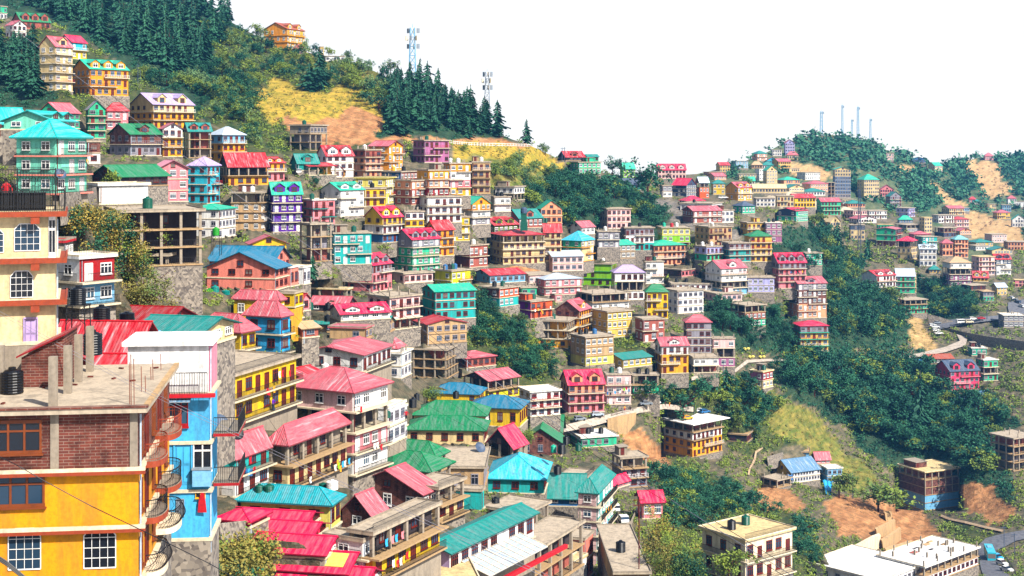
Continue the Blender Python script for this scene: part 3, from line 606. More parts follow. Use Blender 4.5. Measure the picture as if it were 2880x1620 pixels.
def infill():
    """small houses squeezed into what is left of the built-up ground"""
    global HOUSES
    rnd = random.Random(5); B = boxes(); out = []
    for P, sx, sy, cap in (([(330,470),(560,460),(700,500),(1000,470),(1300,470),(1560,640),(1990,620),(2080,830),(1900,1060),(1740,1150),(1700,1130),(1480,1090),(1300,1120),(1150,1060),(1080,800),(900,690),(700,660),(600,620)], 22, 17, 95), ([(1985,490),(2190,430),(2330,540),(2500,650),(2700,590),(2880,560),(2880,720),(2640,760),(2300,640),(2160,600),(2000,560)], 15, 11, 80)):
        k = 0; G = [(x, y) for x in range(300, 2880, sx) for y in range(440, 1580, sy)]; rnd.shuffle(G)
        for x, y in G:
            if k >= cap or not inpoly([x], [y], P)[0]: continue
            c = CN[int(cover([x], [y])[0])]
            if c not in ('town', 'far', 'bleach', 'pave', 'rock') or y < skyline(x)+8: continue
            d = depth(x, y); hs = 2.9*F/d; n = rnd.choice((1, 2, 2, 3)) if d < 900 else rnd.choice((1, 2, 2)); w2 = rnd.uniform(8, 14)*F/d; w1 = rnd.uniform(3, 7)*F/d
            a, e, t, b = x-w1, x+w2, y-n*hs, y
            ov = max([max(0, min(e, q[1])-max(a, q[0]))*max(0, min(b, q[3])-max(t, q[2])) for q in B])
            if ov > .2*(e-a)*(b-t): continue
            col = rnd.choice(('peach','cream','white','pink','tan','gry','mint','butter','brownpink','pblue','wpink','turq','yellow','conc')) if d < 900 else rnd.choice(('cream','white','peach','wpink','pblue','butter'))
            rc = rnd.choice(('flat','flat','flat','g','x','h')); rcol = rnd.choice(('prd','teal','tqs','red','pgry','tbl'))
            roof = 'flat' if rc == 'flat' else '%s:%s:%.0f' % (rc, rcol, t-hs*.8)
            nb = min((q for q in B if q[4]), key=lambda q: (q[0]+q[1]-2*x)**2+(q[2]+q[3]-2*y)**2)[4]; side = 'left of' if x < sum(next(q for q in B if q[4] == nb)[:2])/2 else 'right of'
            cn = dict(gry='grey', brownpink='brown', pblue='pale blue', wpink='pinkish', conc='concrete', turq='turquoise').get(col, col); sh = ' '.join(nb.split()[:7]); sh = sh.rsplit(' ', 1)[0] if sh.split()[-1] in ('with','and','of','the','in','under','above','left','over','below','on','from','at','by','a','beside','right','behind') else sh
            lab = '%s %s house %s the %s' % ({1:'low',2:'small',3:'narrow three-storey'}[n], cn, side, sh)
            if any(lab == q[5] for q in out): continue
            out.append((None,)*5+(lab,)); B.append((a, e, t-hs*.7, b, '')); k += 1
            HOUSES += '\nZ|%.1f %.1f %.1f %.1f %.1f %d|%s|%s|%s %s|%s' % (a, x, e, t, b, n, col, roof, 'b' if n > 1 and rnd.random() < .6 else '', rnd.choice(('f:b','f:w','f:d'))+(' t:'+rnd.choice(('k','w','g')) if roof == 'flat' and d < 700 and rnd.random() < .5 else ''), lab)
HOUSES = HOUSES.strip(); infill()
def carve(px, py, d):
    """cut the slope back where a house stands, so that its walls come free of the earth"""
    for K in CARVE:
        m = (px > K[0]-9) & (px < K[1]+9) & (py > K[2]) & (py < K[3]+.5)
        if m.any():
            u = np.interp(px[m], [K[4][0], K[4][1], K[4][2]], [1/K[4][3], 1/K[4][4], 1/K[4][5]]); d[m] = np.maximum(d[m], 1.003/u)
    return d
CARVE = []
for l in HOUSES.split('\n'):
    t, g, w_, r, o, lab = l.split('|'); xl, xc, xr, yt, yb, n = map(float, g.split()); Y = opt(o, 'Y') or depth(tx(t, xc), ty(t, yb))
    al, W, D = geom(t, xl, xc, xr, yb, Y, opt(o, 'a'), opt(o, 'R'), opt(o, 'L')); q = at(tx(t, xc), 0, Y); A = q+Vector((-math.sin(al), math.cos(al), 0))*D; B_ = q+Vector((math.cos(al), math.sin(al), 0))*W
    pa, pb = CX+F*A.x/A.y, CX+F*B_.x/B_.y
    if pa < tx(t, xc) < pb: CARVE.append((min(pa, tx(t, xl)), max(pb, tx(t, xr)), ty(t, yt)-14, ty(t, yb), (pa, tx(t, xc), pb, A.y, Y, B_.y)))
def make_terrain():
    xs = list(range(-300, 3251, 10)); nr = 260
    V = np.zeros((len(xs), nr+4, 3)); PX = np.zeros((len(xs), nr+4)); PY = np.zeros_like(PX)
    for i, x in enumerate(xs):
        s = skyline(x); t = np.linspace(0, 1, nr); py = 2000-(2000-s)*t
        d = np.array([depth(x, y) for y in py])*1.001
        d = carve(np.full(nr, float(x)), py, d); d = np.maximum.accumulate(d)
        d *= 1+0.0012*noise2(x*3.1, py*3.1)*np.minimum(1, d/300)
        V[i, :nr, 0] = (x-CX)/F*d; V[i, :nr, 1] = d; V[i, :nr, 2] = (HY-py)/F*d
        PX[i] = x; PY[i, :nr] = py; PY[i, nr:] = s
        for q, (f, dz) in enumerate(((1.02, 2), (1.06, 16), (1.14, 60), (1.25, 150))):
            dd = d[-1]*f; V[i, nr+q] = ((x-CX)/F*dd, dd, V[i, nr-1, 2]-dz)
    n = nr+4; me = bpy.data.meshes.new('hillside')
    idx = np.arange(len(xs)*n).reshape(len(xs), n)
    q = np.stack([idx[:-1, :-1], idx[1:, :-1], idx[1:, 1:], idx[:-1, 1:]], -1).reshape(-1, 4)
    me.from_pydata(V.reshape(-1, 3).tolist(), [], q.tolist())
    c = cover(PX.ravel(), PY.ravel()); rng = np.random.default_rng(3)
    lo = np.array([GC[k][0] for k in CN])[c]; hi = np.array([GC[k][1] for k in CN])[c]
    u = np.clip(.5+.5*noise2(PX.ravel()*4, PY.ravel()*5)+rng.normal(0, .22, len(c)), 0, 1)[:, None]
    rgb = lo*(1-u)+hi*u
    at_ = me.color_attributes.new('cover', 'FLOAT_COLOR', 'POINT')
    at_.data.foreach_set('color', np.concatenate([rgb, np.ones((len(c), 1))], 1).ravel())
    m, nt, b = newmat('hillside_ground')
    ca = N(nt, 'ShaderNodeVertexColor'); ca.layer_name = 'cover'
    tc = N(nt, 'ShaderNodeTexCoord'); nz = N(nt, 'ShaderNodeTexNoise'); nz.inputs['Scale'].default_value = 0.35; nz.inputs['Detail'].default_value = 9; nz.inputs['Roughness'].default_value = .7
    nt.links.new(tc.outputs['Object'], nz.inputs['Vector'])
    rp = N(nt, 'ShaderNodeValToRGB'); e = rp.color_ramp.elements; e[0].position = .34; e[1].position = .66; e[0].color = (.45, .5, .5, 1); e[1].color = (1.25, 1.2, 1.1, 1)
    nt.links.new(nz.outputs['Fac'], rp.inputs[0])
    mx = N(nt, 'ShaderNodeMixRGB', blend_type='MULTIPLY'); mx.inputs[0].default_value = 1
    nt.links.new(ca.outputs[0], mx.inputs[1]); nt.links.new(rp.outputs[0], mx.inputs[2]); nt.links.new(mx.outputs[0], b.inputs['Base Color'])
    bp = N(nt, 'ShaderNodeBump'); bp.inputs['Strength'].default_value = .9; bp.inputs['Distance'].default_value = 1.2; nt.links.new(nz.outputs['Fac'], bp.inputs['Height']); nt.links.new(bp.outputs[0], b.inputs['Normal'])
    b.inputs['Roughness'].default_value = .95; b.inputs['Specular IOR Level'].default_value = .1
    me.materials.append(m)
    struct(link('hill', me))
make_terrain()

# ------------------------------------------------------------ windows, doors (unit meshes, scaled per copy)
UM = {}
def unit_window(fc, kind):
    k = (fc, kind)
    if k in UM: return UM[k]
    b = MB(); fm = plain(fc, .5); g = glassmat()
    if kind in ('w1', 'w2', 'w3'):
        n = int(kind[1]); fw = .11/n if n > 1 else .1
        b.poly([(0,-.015,0),(1,-.015,0),(1,-.015,1),(0,-.015,1)], g)
        b.box(-.03,-.09,-.05,1.03,0,.06,fm); b.box(-.03,-.09,.94,1.03,0,1.05,fm)
        for i in range(n+1):
            x = i/n; b.box(x-fw*.6,-.08,.05,x+fw*.6,0,.95,fm)
        b.box(0,-.07,.66,1,0,.72,fm)
        b.box(-.06,-.2,-.10,1.06,0,-.05,fm)
    elif kind == 'd':
        b.poly([(0,-.02,0),(1,-.02,0),(1,-.02,1),(0,-.02,1)], plain(fc, .6, .7))
        for x0, x1 in ((.12,.46),(.54,.88)):
            b.box(x0,-.04,.08,x1,-.02,.45,fm); b.box(x0,-.04,.52,x1,-.02,.92,fm)
        b.box(-.08,-.09,0,0,0,1.04,fm); b.box(1,-.09,0,1.08,0,1.04,fm); b.box(0,-.09,1,1,0,1.05,fm)
    elif kind == 's':                                     # rolling shutter
        m2 = plain(fc, .5, .8)
        for i in range(12): b.box(0,-.05,i/12,1,0,i/12+.06,fm); b.poly([(0,-.03,i/12+.06),(1,-.03,i/12+.06),(1,-.03,(i+1)/12),(0,-.03,(i+1)/12)], m2)
    elif kind == 'oct':                                   # window with clipped upper corners and a white grille
        P = [(0,0),(1,0),(1,.80),(.80,1),(.20,1),(0,.80)]
        b.poly([(x,-.015,z) for x, z in P], g)
        for (x0,z0),(x1,z1) in zip(P, P[1:]+P[:1]): b.bar((x0,-.04,z0),(x1,-.04,z1),.022,fm)
        for i in range(1, 4): b.bar((i/4,-.05,0),(i/4,-.05,.99),.012,fm); b.bar((0,-.05,i/4),(1,-.05,i/4),.012,fm)
    UM[k] = b.mesh('window_%s_%s' % (fc, kind)); return UM[k]
def put(h, face, kind, fc, s, z, ww, hh, name=None):
    me = unit_window(fc, kind); nm = name or ('door' if kind == 'd' else 'shutter' if kind == 's' else 'window')
    if face == 'R': return link(nm, me, h['o'], (s, 0, z), 0, (ww, 1, hh))
    if face == 'L': return link(nm, me, h['o'], (0, s+ww, z), -math.pi/2, (ww, 1, hh))
RAIL = {}
def rail_mesh(L, step, mat, hgt=.95, solid=None):
    k = (round(L, 1), step, mat.name, hgt)
    if k in RAIL: return RAIL[k]
    b = MB(); r = .035 if step < .5 else .05
    b.bar((0,0,hgt),(L,0,hgt),r,mat); b.bar((0,0,.12),(L,0,.12),r*.7,mat)
    n = max(1, int(L/step))
    for i in range(n+1): b.bar((L*i/n,0,0),(L*i/n,0,hgt),r*.55 if step < .5 else r*.8,mat)
    if step >= .5: b.bar((0,0,.5),(L,0,.5),r*.7,mat)
    RAIL[k] = b.mesh('railing'); return RAIL[k]
COLM = {}
def column_mesh(hgt, mat, r=.17):
    k = (round(hgt, 1), mat.name, r)
    if k not in COLM:
        b = MB(); b.box(-r,-r,0,r,r,hgt,mat); COLM[k] = b.mesh('column')
    return COLM[k]
def gable(b, P, u, mt, ms):
    b.slab(P, .14, mt, ms)
def add_roof(o, kind, c, W, D, zt, hz, near, oh=.55, fz=None):
    ax = 0 if kind == 'g' else 1
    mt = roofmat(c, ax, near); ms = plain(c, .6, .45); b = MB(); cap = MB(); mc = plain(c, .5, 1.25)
    ov = min(oh, .12*min(W, D)+.15)
    if kind == 'g':
        k = hz/(D/2); ze = zt-k*ov; zr = zt+hz
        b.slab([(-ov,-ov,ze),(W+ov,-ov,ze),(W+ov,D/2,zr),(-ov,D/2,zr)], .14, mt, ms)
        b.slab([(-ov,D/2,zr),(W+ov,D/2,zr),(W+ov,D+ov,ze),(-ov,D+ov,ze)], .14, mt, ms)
        cap.box(-ov-.02,D/2-.14,zr-.03,W+ov+.02,D/2+.14,zr+.07,mc)
    elif kind == 'x':
        k = hz/(W/2); ze = zt-k*ov; zr = zt+hz
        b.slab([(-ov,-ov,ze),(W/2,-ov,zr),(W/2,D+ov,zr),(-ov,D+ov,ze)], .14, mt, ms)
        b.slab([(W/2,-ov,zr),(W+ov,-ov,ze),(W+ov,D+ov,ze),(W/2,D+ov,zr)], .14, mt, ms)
        cap.box(W/2-.14,-ov-.02,zr-.03,W/2+.14,D+ov+.02,zr+.07,mc)
    else:
        x0,y0,x1,y1 = -ov,-ov,W+ov,D+ov; ze = zt-.05; zr = zt+hz
        if W >= D: q = min((y1-y0)/2, (x1-x0)*.46); A = (x0+q, D/2, zr); B = (x1-q, D/2, zr); F4 = [[(x0,y0,ze),(x1,y0,ze),B,A],[(x1,y0,ze),(x1,y1,ze),B],[(x1,y1,ze),(x0,y1,ze),A,B],[(x0,y1,ze),(x0,y0,ze),A]]
        else: q = min((x1-x0)/2, (y1-y0)*.46); A = (W/2, y0+q, zr); B = (W/2, y1-q, zr); F4 = [[(x0,y0,ze),(x1,y0,ze),A],[(x1,y0,ze),(x1,y1,ze),B,A],[(x1,y1,ze),(x0,y1,ze),B],[(x0,y1,ze),(x0,y0,ze),A,B]]
        for f in F4: b.poly(f, mt)
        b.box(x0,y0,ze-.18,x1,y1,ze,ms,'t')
        for cn in ((x0,y0),(x1,y0),(x1,y1),(x0,y1)):
            e = min((A, B), key=lambda p: (p[0]-cn[0])**2+(p[1]-cn[1])**2); cap.bar((cn[0],cn[1],ze+.02),e,.09,mc)
        cap.bar(A, B, .1, mc)
    r = b.build('roof', o)
    cap.build('ridge_cap', r)
    return r
def add_dormers(o, kind, n, W, D, zt, hz, c, wc):
    ln = W if kind == 'g' else D; half = (D if kind == 'g' else W)/2
    wd = min(3.4, ln/n*.72); u0 = .12 if wd > 2.4 else .22
    for i in range(n):
        cx = ln*(i+.5)/n; hd = hz*(1-u0)*.55; b = MB(); wm = wallmat(wc); rm = roofmat(c, 0, False); ms = plain(c, .6, .5)
        y0 = half*u0; z0 = zt+hz*u0; rise = hz*(1-u0)*.38
        def T(x, y, z): return (x, y, z) if kind == 'g' else (y, ln-x, z)
        yb = lambda z: half*min(1, (z-zt)/hz)
        a, e = cx-wd/2, cx+wd/2; ze = z0+hd; zr = min(ze+rise, zt+hz-.05)
        b.poly([T(a,y0,z0-.1),T(e,y0,z0-.1),T(e,y0,ze),T(cx,y0,zr),T(a,y0,ze)], wm)
        b.poly([T(a,y0,z0-.1),T(a,y0,ze),T(a,yb(ze),ze)], wm); b.poly([T(e,y0,z0-.1),T(e,yb(ze),ze),T(e,y0,ze)], wm)
        k = .3; zk = ze-(zr-ze)/(wd/2)*k
        b.slab([T(a-k,y0-k,zk),T(cx,y0-k,zr),T(cx,yb(zr),zr),T(a-k,yb(zk),zk)][::1 if kind == 'g' else -1], .1, rm, ms)
        b.slab([T(cx,y0-k,zr),T(e+k,y0-k,zk),T(e+k,yb(zk),zk),T(cx,yb(zr),zr)][::1 if kind == 'g' else -1], .1, rm, ms)
        d = b.build('dormer', o)
        me = unit_window('white' if wc in ('white','wpink','butter','amber','pink','orange','yellow') else 'brown', 'w2'); ww = wd*.5; hh = hd*.85
        if kind == 'g': link('window', me, d, (cx-ww/2, y0, z0+.05), 0, (ww, 1, hh))
        else: link('window', me, d, (y0, ln-cx+ww/2, z0+.05), -math.pi/2, (ww, 1, hh))
TANKC = dict(k='black', g='dgreen', w='white', b='blu', c='tqs', y='amber', r='red')
TANKN = dict(k='black', g='green', w='white', b='blue', c='turquoise', y='yellow', r='red')
TM = {}
def tank_mesh(c):
    if c not in TM:
        b = MB(); m = plain(c, .4); p = [(0,0),(.62,0)]
        z = .02
        while z < 1.15: p += [(.64,z),(.66,z+.08),(.62,z+.14)]; z += .16
        p += [(.60,1.2),(.42,1.36),(.24,1.42),(0,1.42)]
        b.lathe(p, m, 16); l = MB(); l.lathe([(0,1.40),(.22,1.40),(.22,1.52),(.16,1.56),(0,1.57)], m, 12)
        TM[c] = (b.mesh('water_tank', True), l.mesh('lid'))
    return TM[c]
def tank(loc, c, label, s=1.2, group='water tanks on the roofs', rz=0):
    o = link('water_tank', tank_mesh(c)[0], None, loc, rz, (s, s, s)); tag(o, label, 'water tank', group)
    link('lid', tank_mesh(c)[1], o); return o
# ------------------------------------------------------------ a house
HS = {}
def house(line):
    t, g, walls, roof, opts, label = line.split('|')
    xl, xc, xr, yt, yb, n = map(float, g.split()); n = int(n)
    op = {}; flags = set()
    for q in opts.split():
        if '=' in q: k, v = q.split('='); op[k] = float(v)
        elif ':' in q: k, v = q.split(':', 1); op[k] = v
        elif q[0] in 'depw' and q[1:].isdigit(): op['n'+q[0]] = int(q[1:])
        else: flags.add(q)
    rnd = random.Random(label)
    px, pyb, pyt = tx(t, xc), ty(t, yb), ty(t, yt)
    Y = op.get('Y', depth(px, pyb)); al, W, D = geom(t, xl, xc, xr, yb, Y, op.get('a'), op.get('R'), op.get('L'))
    H = (pyb-pyt)*Y/F; fh = H/n; hp = (pyb-pyt)/n
    near = hp > 38; far = hp < 15
    base = at(px, pyb, Y)
    word = label.split()
    kind = next((k for k in ('hut','shed','garage','canopy','bungalow','hall','shelter','pavilion') if k in word), 'house')
    cat = 'house' if kind in ('house','bungalow') else kind
    o = thing('house' if kind == 'house' else kind, label, cat, base, al, 'houses stacked on the hillside'); h = dict(o=o, W=W, D=D, fh=fh, H=H, Y=Y, al=al, base=base, label=label)
    wl = [q.split('/') for q in walls.split(',')]; wl += [wl[-1]]*(n-len(wl))
    op_fl = [int(q) for q in op['o'].split(',')] if 'o' in op else []
    b = MB()
    cl = plain('conc', .9); tr = plain(op['tr'], .6) if 'tr' in op else plain('tan' if wl[0][0] in ('conc','drk','tan') else 'wcream', .8, .8)
    for i in range(n):
        z1 = H-i*fh; z0 = z1-fh; cL = wallmat(wl[i][0]); cR = wallmat(wl[i][-1])
        if i in op_fl: continue
        b.poly([(0,0,z0),(W,0,z0),(W,0,z1),(0,0,z1)], cR); b.poly([(0,D,z0),(0,0,z0),(0,0,z1),(0,D,z1)], cL)
        b.poly([(W,0,z0),(W,D,z0),(W,D,z1),(W,0,z1)], cR); b.poly([(W,D,z0),(0,D,z0),(0,D,z1),(W,D,z1)], cL)
    # roof
    rk = roof.split(':'); zt = H
    if rk[0] in 'gxh' and len(rk) == 3:
        pk = ty(t, float(rk[2])); mid = base+Matrix.Rotation(al, 3, 'Z') @ Vector((W/2, D/2, 0))
        hz = (HY-pk)/F*mid.y-(base.z+H); hz = min(max(hz, .7), .8*min(W, D), max(2.2, .42*min(W, D)+.8)); h['hz'] = hz
        wt = wl[0]
        if rk[0] == 'g': 
            for x in (0, W): b.poly([(x,0,H),(x,D,H),(x,D/2,H+hz)] if x else [(x,D,H),(x,0,H),(x,D/2,H+hz)], wallmat(wt[0]))
        if rk[0] == 'x':
            for y in (0, D): b.poly([(0,y,H),(W,y,H),(W/2,y,H+hz)] if not y else [(W,y,H),(0,y,H),(W/2,y,H+hz)], wallmat(wt[-1]))
        rf = add_roof(o, rk[0], rk[1], W, D, H, hz, near, .5 if hp < 30 else .7)
        if 'nd' in op and rk[0] in 'gx': add_dormers(o, rk[0], op['nd'], W, D, H, hz, rk[1], wt[-1] if wt[-1] not in ('conc','drk') else 'brownpink')
        elif rk[0] == 'g' and D > 3.5 and hz > 1.1 and not far:
            ww = min(1.2, D*.15); put(h, 'L', 'w2', 'brown', D/2-ww/2, H+.1, ww, min(1.0, hz*.55))
        elif rk[0] == 'x' and W > 3.5 and hz > 1.1:
            ww = min(1.3, W*.15); put(h, 'R', 'w2', 'brown', W/2-ww/2, H+.1, ww, min(1.0, hz*.55))
        h['top'] = None
    else:
        c = rk[1] if len(rk) > 1 else 'conc'; ov = op.get('ov'); ov = float(ov) if ov else min(.55, .05*min(W, D)+.1)
        m = roofmat(c, 0, False) if c == 'prd' else wallmat({'conc':'slab'}.get(c, c)); r = MB(); r.box(-ov,-ov,H,W+ov,D+ov,H+.28,m)
        rf = r.build('roof', o)
        if not far and 'noR' not in flags:
            q = MB(); pm = wallmat('wcream' if c in ('white','cream') else 'conc')
            q.box(-ov,-ov,H+.282,W+ov,-ov+.15,H+.48,pm,'b'); q.box(-ov,-ov+.15,H+.282,-ov+.15,D+ov,H+.48,pm,'b')
            q.box(-ov+.15,D+ov-.15,H+.282,W+ov,D+ov,H+.48,pm,'b'); q.box(W+ov-.15,-ov+.15,H+.282,W+ov,D+ov-.15,H+.48,pm,'b')
            q.build('parapet', o)
        h['top'] = H+.28
        for i in range(op.get('np', 0)):
            k = op['np']; me = column_mesh(1.5, cl, .15); u = (i % ((k+1)//2))/max(1, (k+1)//2-1)
            link('pillar', me, o, (.3+u*(W-.6), .3 if i < (k+1)//2 else D-.3, H+.25))
        if 'rail' in flags or (near and 'b' in flags):
            link('railing', rail_mesh(W, .22 if near else 1.0, plain('dark', .5)), rf, (0, -.05, H+.28))
        if not far and 'noR' not in flags and not near and hp < 60 and 'np' not in op and min(W, D) > 5:
            q_ = rnd.random()
            if q_ < .38:                                 # a stair room on the roof
                rr = MB(); x0 = W*rnd.choice((.08, .55)); y0 = D*.45; wm_ = wallmat(rnd.choice((wl[0][-1], 'conc', 'brick'))); x1, y1 = x0+W*.32, D*.92
                rr.box(x0, y0, H+.28, x1, y1, H+2.3, wm_, 'b'); rr.box(x0-.3, y0-.4, H+2.302, x1+.3, y1+.2, H+2.45, cl); q = rr.build('roof_room', o)
                link('door', unit_window('brown', 'd'), q, (x0+.5, y0, H+.3), 0, (.8, 1, 1.8))
            elif q_ < .66:
                me = column_mesh(1.3, cl, .13)
                for i in range(rnd.randint(4, 7)): link('pillar', me, o, (.3+(W-.6)*rnd.random(), rnd.choice((.3, D*.5, D-.3)), H+.25))
        ts = op.get('t', ''); cnt = {}
        for q in ts: cnt[q] = cnt.get(q, 0)+1
        sh = ' '.join(word[:8 if len(set(ts)) < len(ts) else 10]); sh = sh.rsplit(' ', 1)[0] if sh.split()[-1] in ('with','and','of','the','in','under','above','left','over','below') else sh
        for i, q in enumerate(ts):
            s = 1.25 if not near else 1.1; x = (W-1.6)*(i+.5)/len(ts)*.8+.8; y = D*(.35+.4*rnd.random())
            p = base+Matrix.Rotation(al, 3, 'Z') @ Vector((x, y, H+.28))
            tank(p, TANKC[q], ('%s water tank on the %s' if cnt[q] == 1 else 'one of the %s water tanks on the %s') % (TANKN[q], sh))
    if b.f: b.build('wall', o)
    # open storeys
    for i in op_fl:
        z1 = H-i*fh; z0 = z1-fh
        nx = max(1, round(W/3.4)); ny = max(1, round(D/3.8)); hc = fh
        me = column_mesh(hc, cl, .2)
        for j in range(nx+1): link('column', me, o, (.2+(W-.4)*j/nx, .2, z0))
        for j in range(1, ny+1): link('column', me, o, (.2, .2+(D-.4)*j/ny, z0))
        link('column', me, o, (W-.2, D-.2, z0))
        iw = MB(); q = wl[i][0] if wl[i][0] not in ('conc',) else op.get('core', rnd.choice(['gry','brownpink','conc','drk'])); mi = wallmat(q)  # the large frame's dark core colour stands in for its deep shade
        x0, y0 = min(2.2, W*.3), min(2.4, D*.3)
        iw.box(x0, y0, z0, W-.3, D-.3, z1, mi, 'tb'); w_ = iw.build('inner_wall', o)
        for j in range(max(1, int((W-x0)/3.6))):
            kd = rnd.choice(['d','w2','w2']); link('door' if kd == 'd' else 'window', unit_window('brown', kd), o, (x0+.6+j*3.4, y0, z0+(0 if kd == 'd' else .9)), 0, (.95 if kd == 'd' else 1.2, 1, 2.0*fh/2.9 if kd == 'd' else 1.1))
        rl = 'b' in flags or i > 0
        if rl and not far: link('railing', rail_mesh(W, .3 if near else 1.2, plain('dark', .5)), o, (0, .05, z0+.1))
    # plinth / foundation
    pe = op.get('ne', 0)/TL[t][2]*Y/F; ext = 5+(8 if near else 0)
    p = MB(); pm = wallmat('stone' if not near else rnd.choice(('conc','stone','stone'))); g_ = .12 if not pe else .35
    p.box(-g_,-g_,-pe-ext,W+g_,D+g_,-.02,pm,'b'); p.build('plinth', o)
    if 'st' in flags:
        for j in range(5): link('stilt', column_mesh(3.4, cl, .15), o, (W*j/4, -1.0, -3.4))
        s = MB(); s.box(-.6,-1.3,-.2,W+.6,-.14,0,cl); s.build('deck', o)
    # slabs, balconies, railings
    bal = 'b' in flags; part_ = rnd.choice((0, 0, 1, 2)) if not near else 0
    for i in range(1, n+1):
        z = H-i*fh; inn = (i-1) in op_fl or (i in op_fl if i < n else False)
        oR = .95 if bal and (i < n or near) else (.25 if not far else .15); oL = .45 if bal and i < n else oR*.6
        if hp > 60 and bal and i < n: oR = 1.15
        s = MB(); b0, b1 = -oL, W+.2
        if part_ and bal and i < n and not inn and W > 6: b0, b1 = (W*.35, W+.2) if (i+part_) % 2 else (-oL, W*.68)
        if inn: s.box(-oL,-oR,z-.14,W+.2,D+.1,z+.08,tr)
        else:
            s.box(b0,-oR,z-.14,b1,-.001,z+.07,tr); s.box(-oL,0,z-.14,-.001,D+.1,z+.07,tr)
        sl_ = s.build('balcony' if bal and i < n else 'floor_slab', o)
        if bal and (i < n or near) and not inn and not far:
            rc = rnd.choice(['dark','dark','steel','white','red']) if not near else 'dark'
            link('railing', rail_mesh(b1-max(b0, 0)-.2, .16 if near else .8, plain(rc, .5)), sl_, (max(b0, 0), -oR+.06, z+.07))
            if near and oL > .3: link('railing', rail_mesh(D, .16, plain(rc, .5)), sl_, (-oL+.05, D, z+.07), -math.pi/2)
    if not far:                                           # rain pipes
        pp_ = MB(); pm_ = plain(rnd.choice(('gry','brown','pgry')), .5); r_ = .06 if near else .09
        for x in ((.25, W-.3) if W > 7 else (.25,)): pp_.bar((x, -.11, -1), (x, -.11, H-.2), r_, pm_)
        if 0 not in op_fl and n-1 not in op_fl:
            for x in ((.25, W-.3) if W > 7 else (.25,))[:1]: q = MB(); q.bar((x, -.11, -1), (x, -.11, H-.2), r_, pm_); q.build('drainpipe', o)
    # windows and doors
    fst = op.get('f', rnd.choice(['b','w','d']))
    if fst != 'none':
        fc = dict(b='brown', w='white', d='gry')[fst]
        for i in range(n):
            if i in op_fl: continue
            z0 = H-(i+1)*fh+.08; wl_ = wl[i]
            k = op.get('nw') or max(1, round(W/(2.3 if not far else 2.0))); cw = W/k
            ph = rnd.random()
            for j in range(k):
                dr = (bal and (j+i+int(ph*3)) % 3 == 1) or (bal and fst == 'b' and rnd.random() < .15)
                if rnd.random() < .06: continue
                if dr: put(h, 'R', 'd', fc if fst != 'd' else 'brown', j*cw+cw*.5-.48, z0, .96, min(2.05, fh*.74))
                else:
                    ww = min(cw*.62, 1.5); hh = fh*.46; put(h, 'R', 'w3' if ww > 1.3 else 'w2', fc, j*cw+cw/2-ww/2, z0+fh*.26, ww, hh)
            if D > 2.5:
                k = max(1, round(D/3.4)); cw = D/k
                for j in range(k):
                    if rnd.random() < .22 and not near: continue
                    ww = min(cw*.4, 1.3); put(h, 'L', 'w2', fc, j*cw+cw/2-ww/2, z0+fh*.28, ww, fh*.44)
    if 'shut' in flags:
        for i in (1, 2):
            z0 = H-(i+1)*fh
            for j in range(6): link('column', column_mesh(fh, cl, .16), o, (W*j/5, -.05, z0))
        for i in (3, 4):
            for j in range(3): put(h, 'R', 's', 'pblue', W*(j+.12)/3, H-(i+1)*fh+.1, W/3*.78, fh*.8)
    HS[label] = h
    return h
for ln in HOUSES.strip().split('\n'): house(ln)

# ------------------------------------------------------------ details of the nearest houses
def on_face(h, face, px, py):
    """where the ray through (px, py) meets a wall of house h: (distance along the wall, height)"""
    al = h['al']; d = Vector((math.cos(al), math.sin(al), 0)) if face == 'R' else Vector((-math.sin(al), math.cos(al), 0))
    n = Vector((-d.y, d.x, 0)); r = Vector(((px-CX)/F, 1, (HY-py)/F)); t = h['base'].dot(n)/r.dot(n); p = r*t-h['base']
    return p.dot(d), p.z
def win_px(h, face, t, x0, y0, x1, y1, kind, fc, name=None):
    a, z1 = on_face(h, face, tx(t, x0), ty(t, y0)); b, z0 = on_face(h, face, tx(t, x1), ty(t, y1)); s0, s1 = min(a, b), max(a, b)
    return put(h, face, kind, fc, s0, z0, s1-s0, z1-z0, name)
def loc_in(h, p):
    return Matrix.Rotation(-h['al'], 3, 'Z') @ (p-h['base'])
def on_level(px, py, z):
    Y = z*F/(HY-py); return at(px, py, Y)
def curved_balcony(h, s0, s1, z, out, edge, rc, white=False):
    b = MB(); m = plain(edge, .6); top = wallmat('conc' if not white else 'wcream'); n = 14
    P = [(s0+(s1-s0)*(.5-.5*math.cos(math.pi*i/n)), -.25-out*math.sin(math.pi*i/n)**.7) for i in range(n+1)]
    T = [(x, y, z) for x, y in P]+[(s1, 0, z), (s0, 0, z)]
    b.poly(T[::1], top); B = [(x, y, z_-.34) for x, y, z_ in T]; b.poly(B[::-1], m)
    for i in range(len(T)): j = (i+1) % len(T); b.poly([B[i], B[j], T[j], T[i]], m)
    o = b.build('balcony', h['o']); r = MB(); rm = plain(rc, .5); bu = .28 if white else .0
    for i in range(n):
        (x0, y0), (x1, y1) = P[i], P[i+1]; r.bar((x0,y0+.05,z+.95),(x1,y1+.05,z+.95),.035,rm); r.bar((x0,y0+.05,z+.1),(x1,y1+.05,z+.1),.02,rm); r.bar((x0,y0+.05,z+.75),(x1,y1+.05,z+.75),.016,rm)
        for k in (0, .5):
            x, y = x0+(x1-x0)*k, y0+(y1-y0)*k+.05; r.tube([(x,y,z),(x,y-bu,z+.4),(x,y-bu*.6,z+.7),(x,y,z+.95)], .014, rm, 3)
    r.build('railing', o); return o
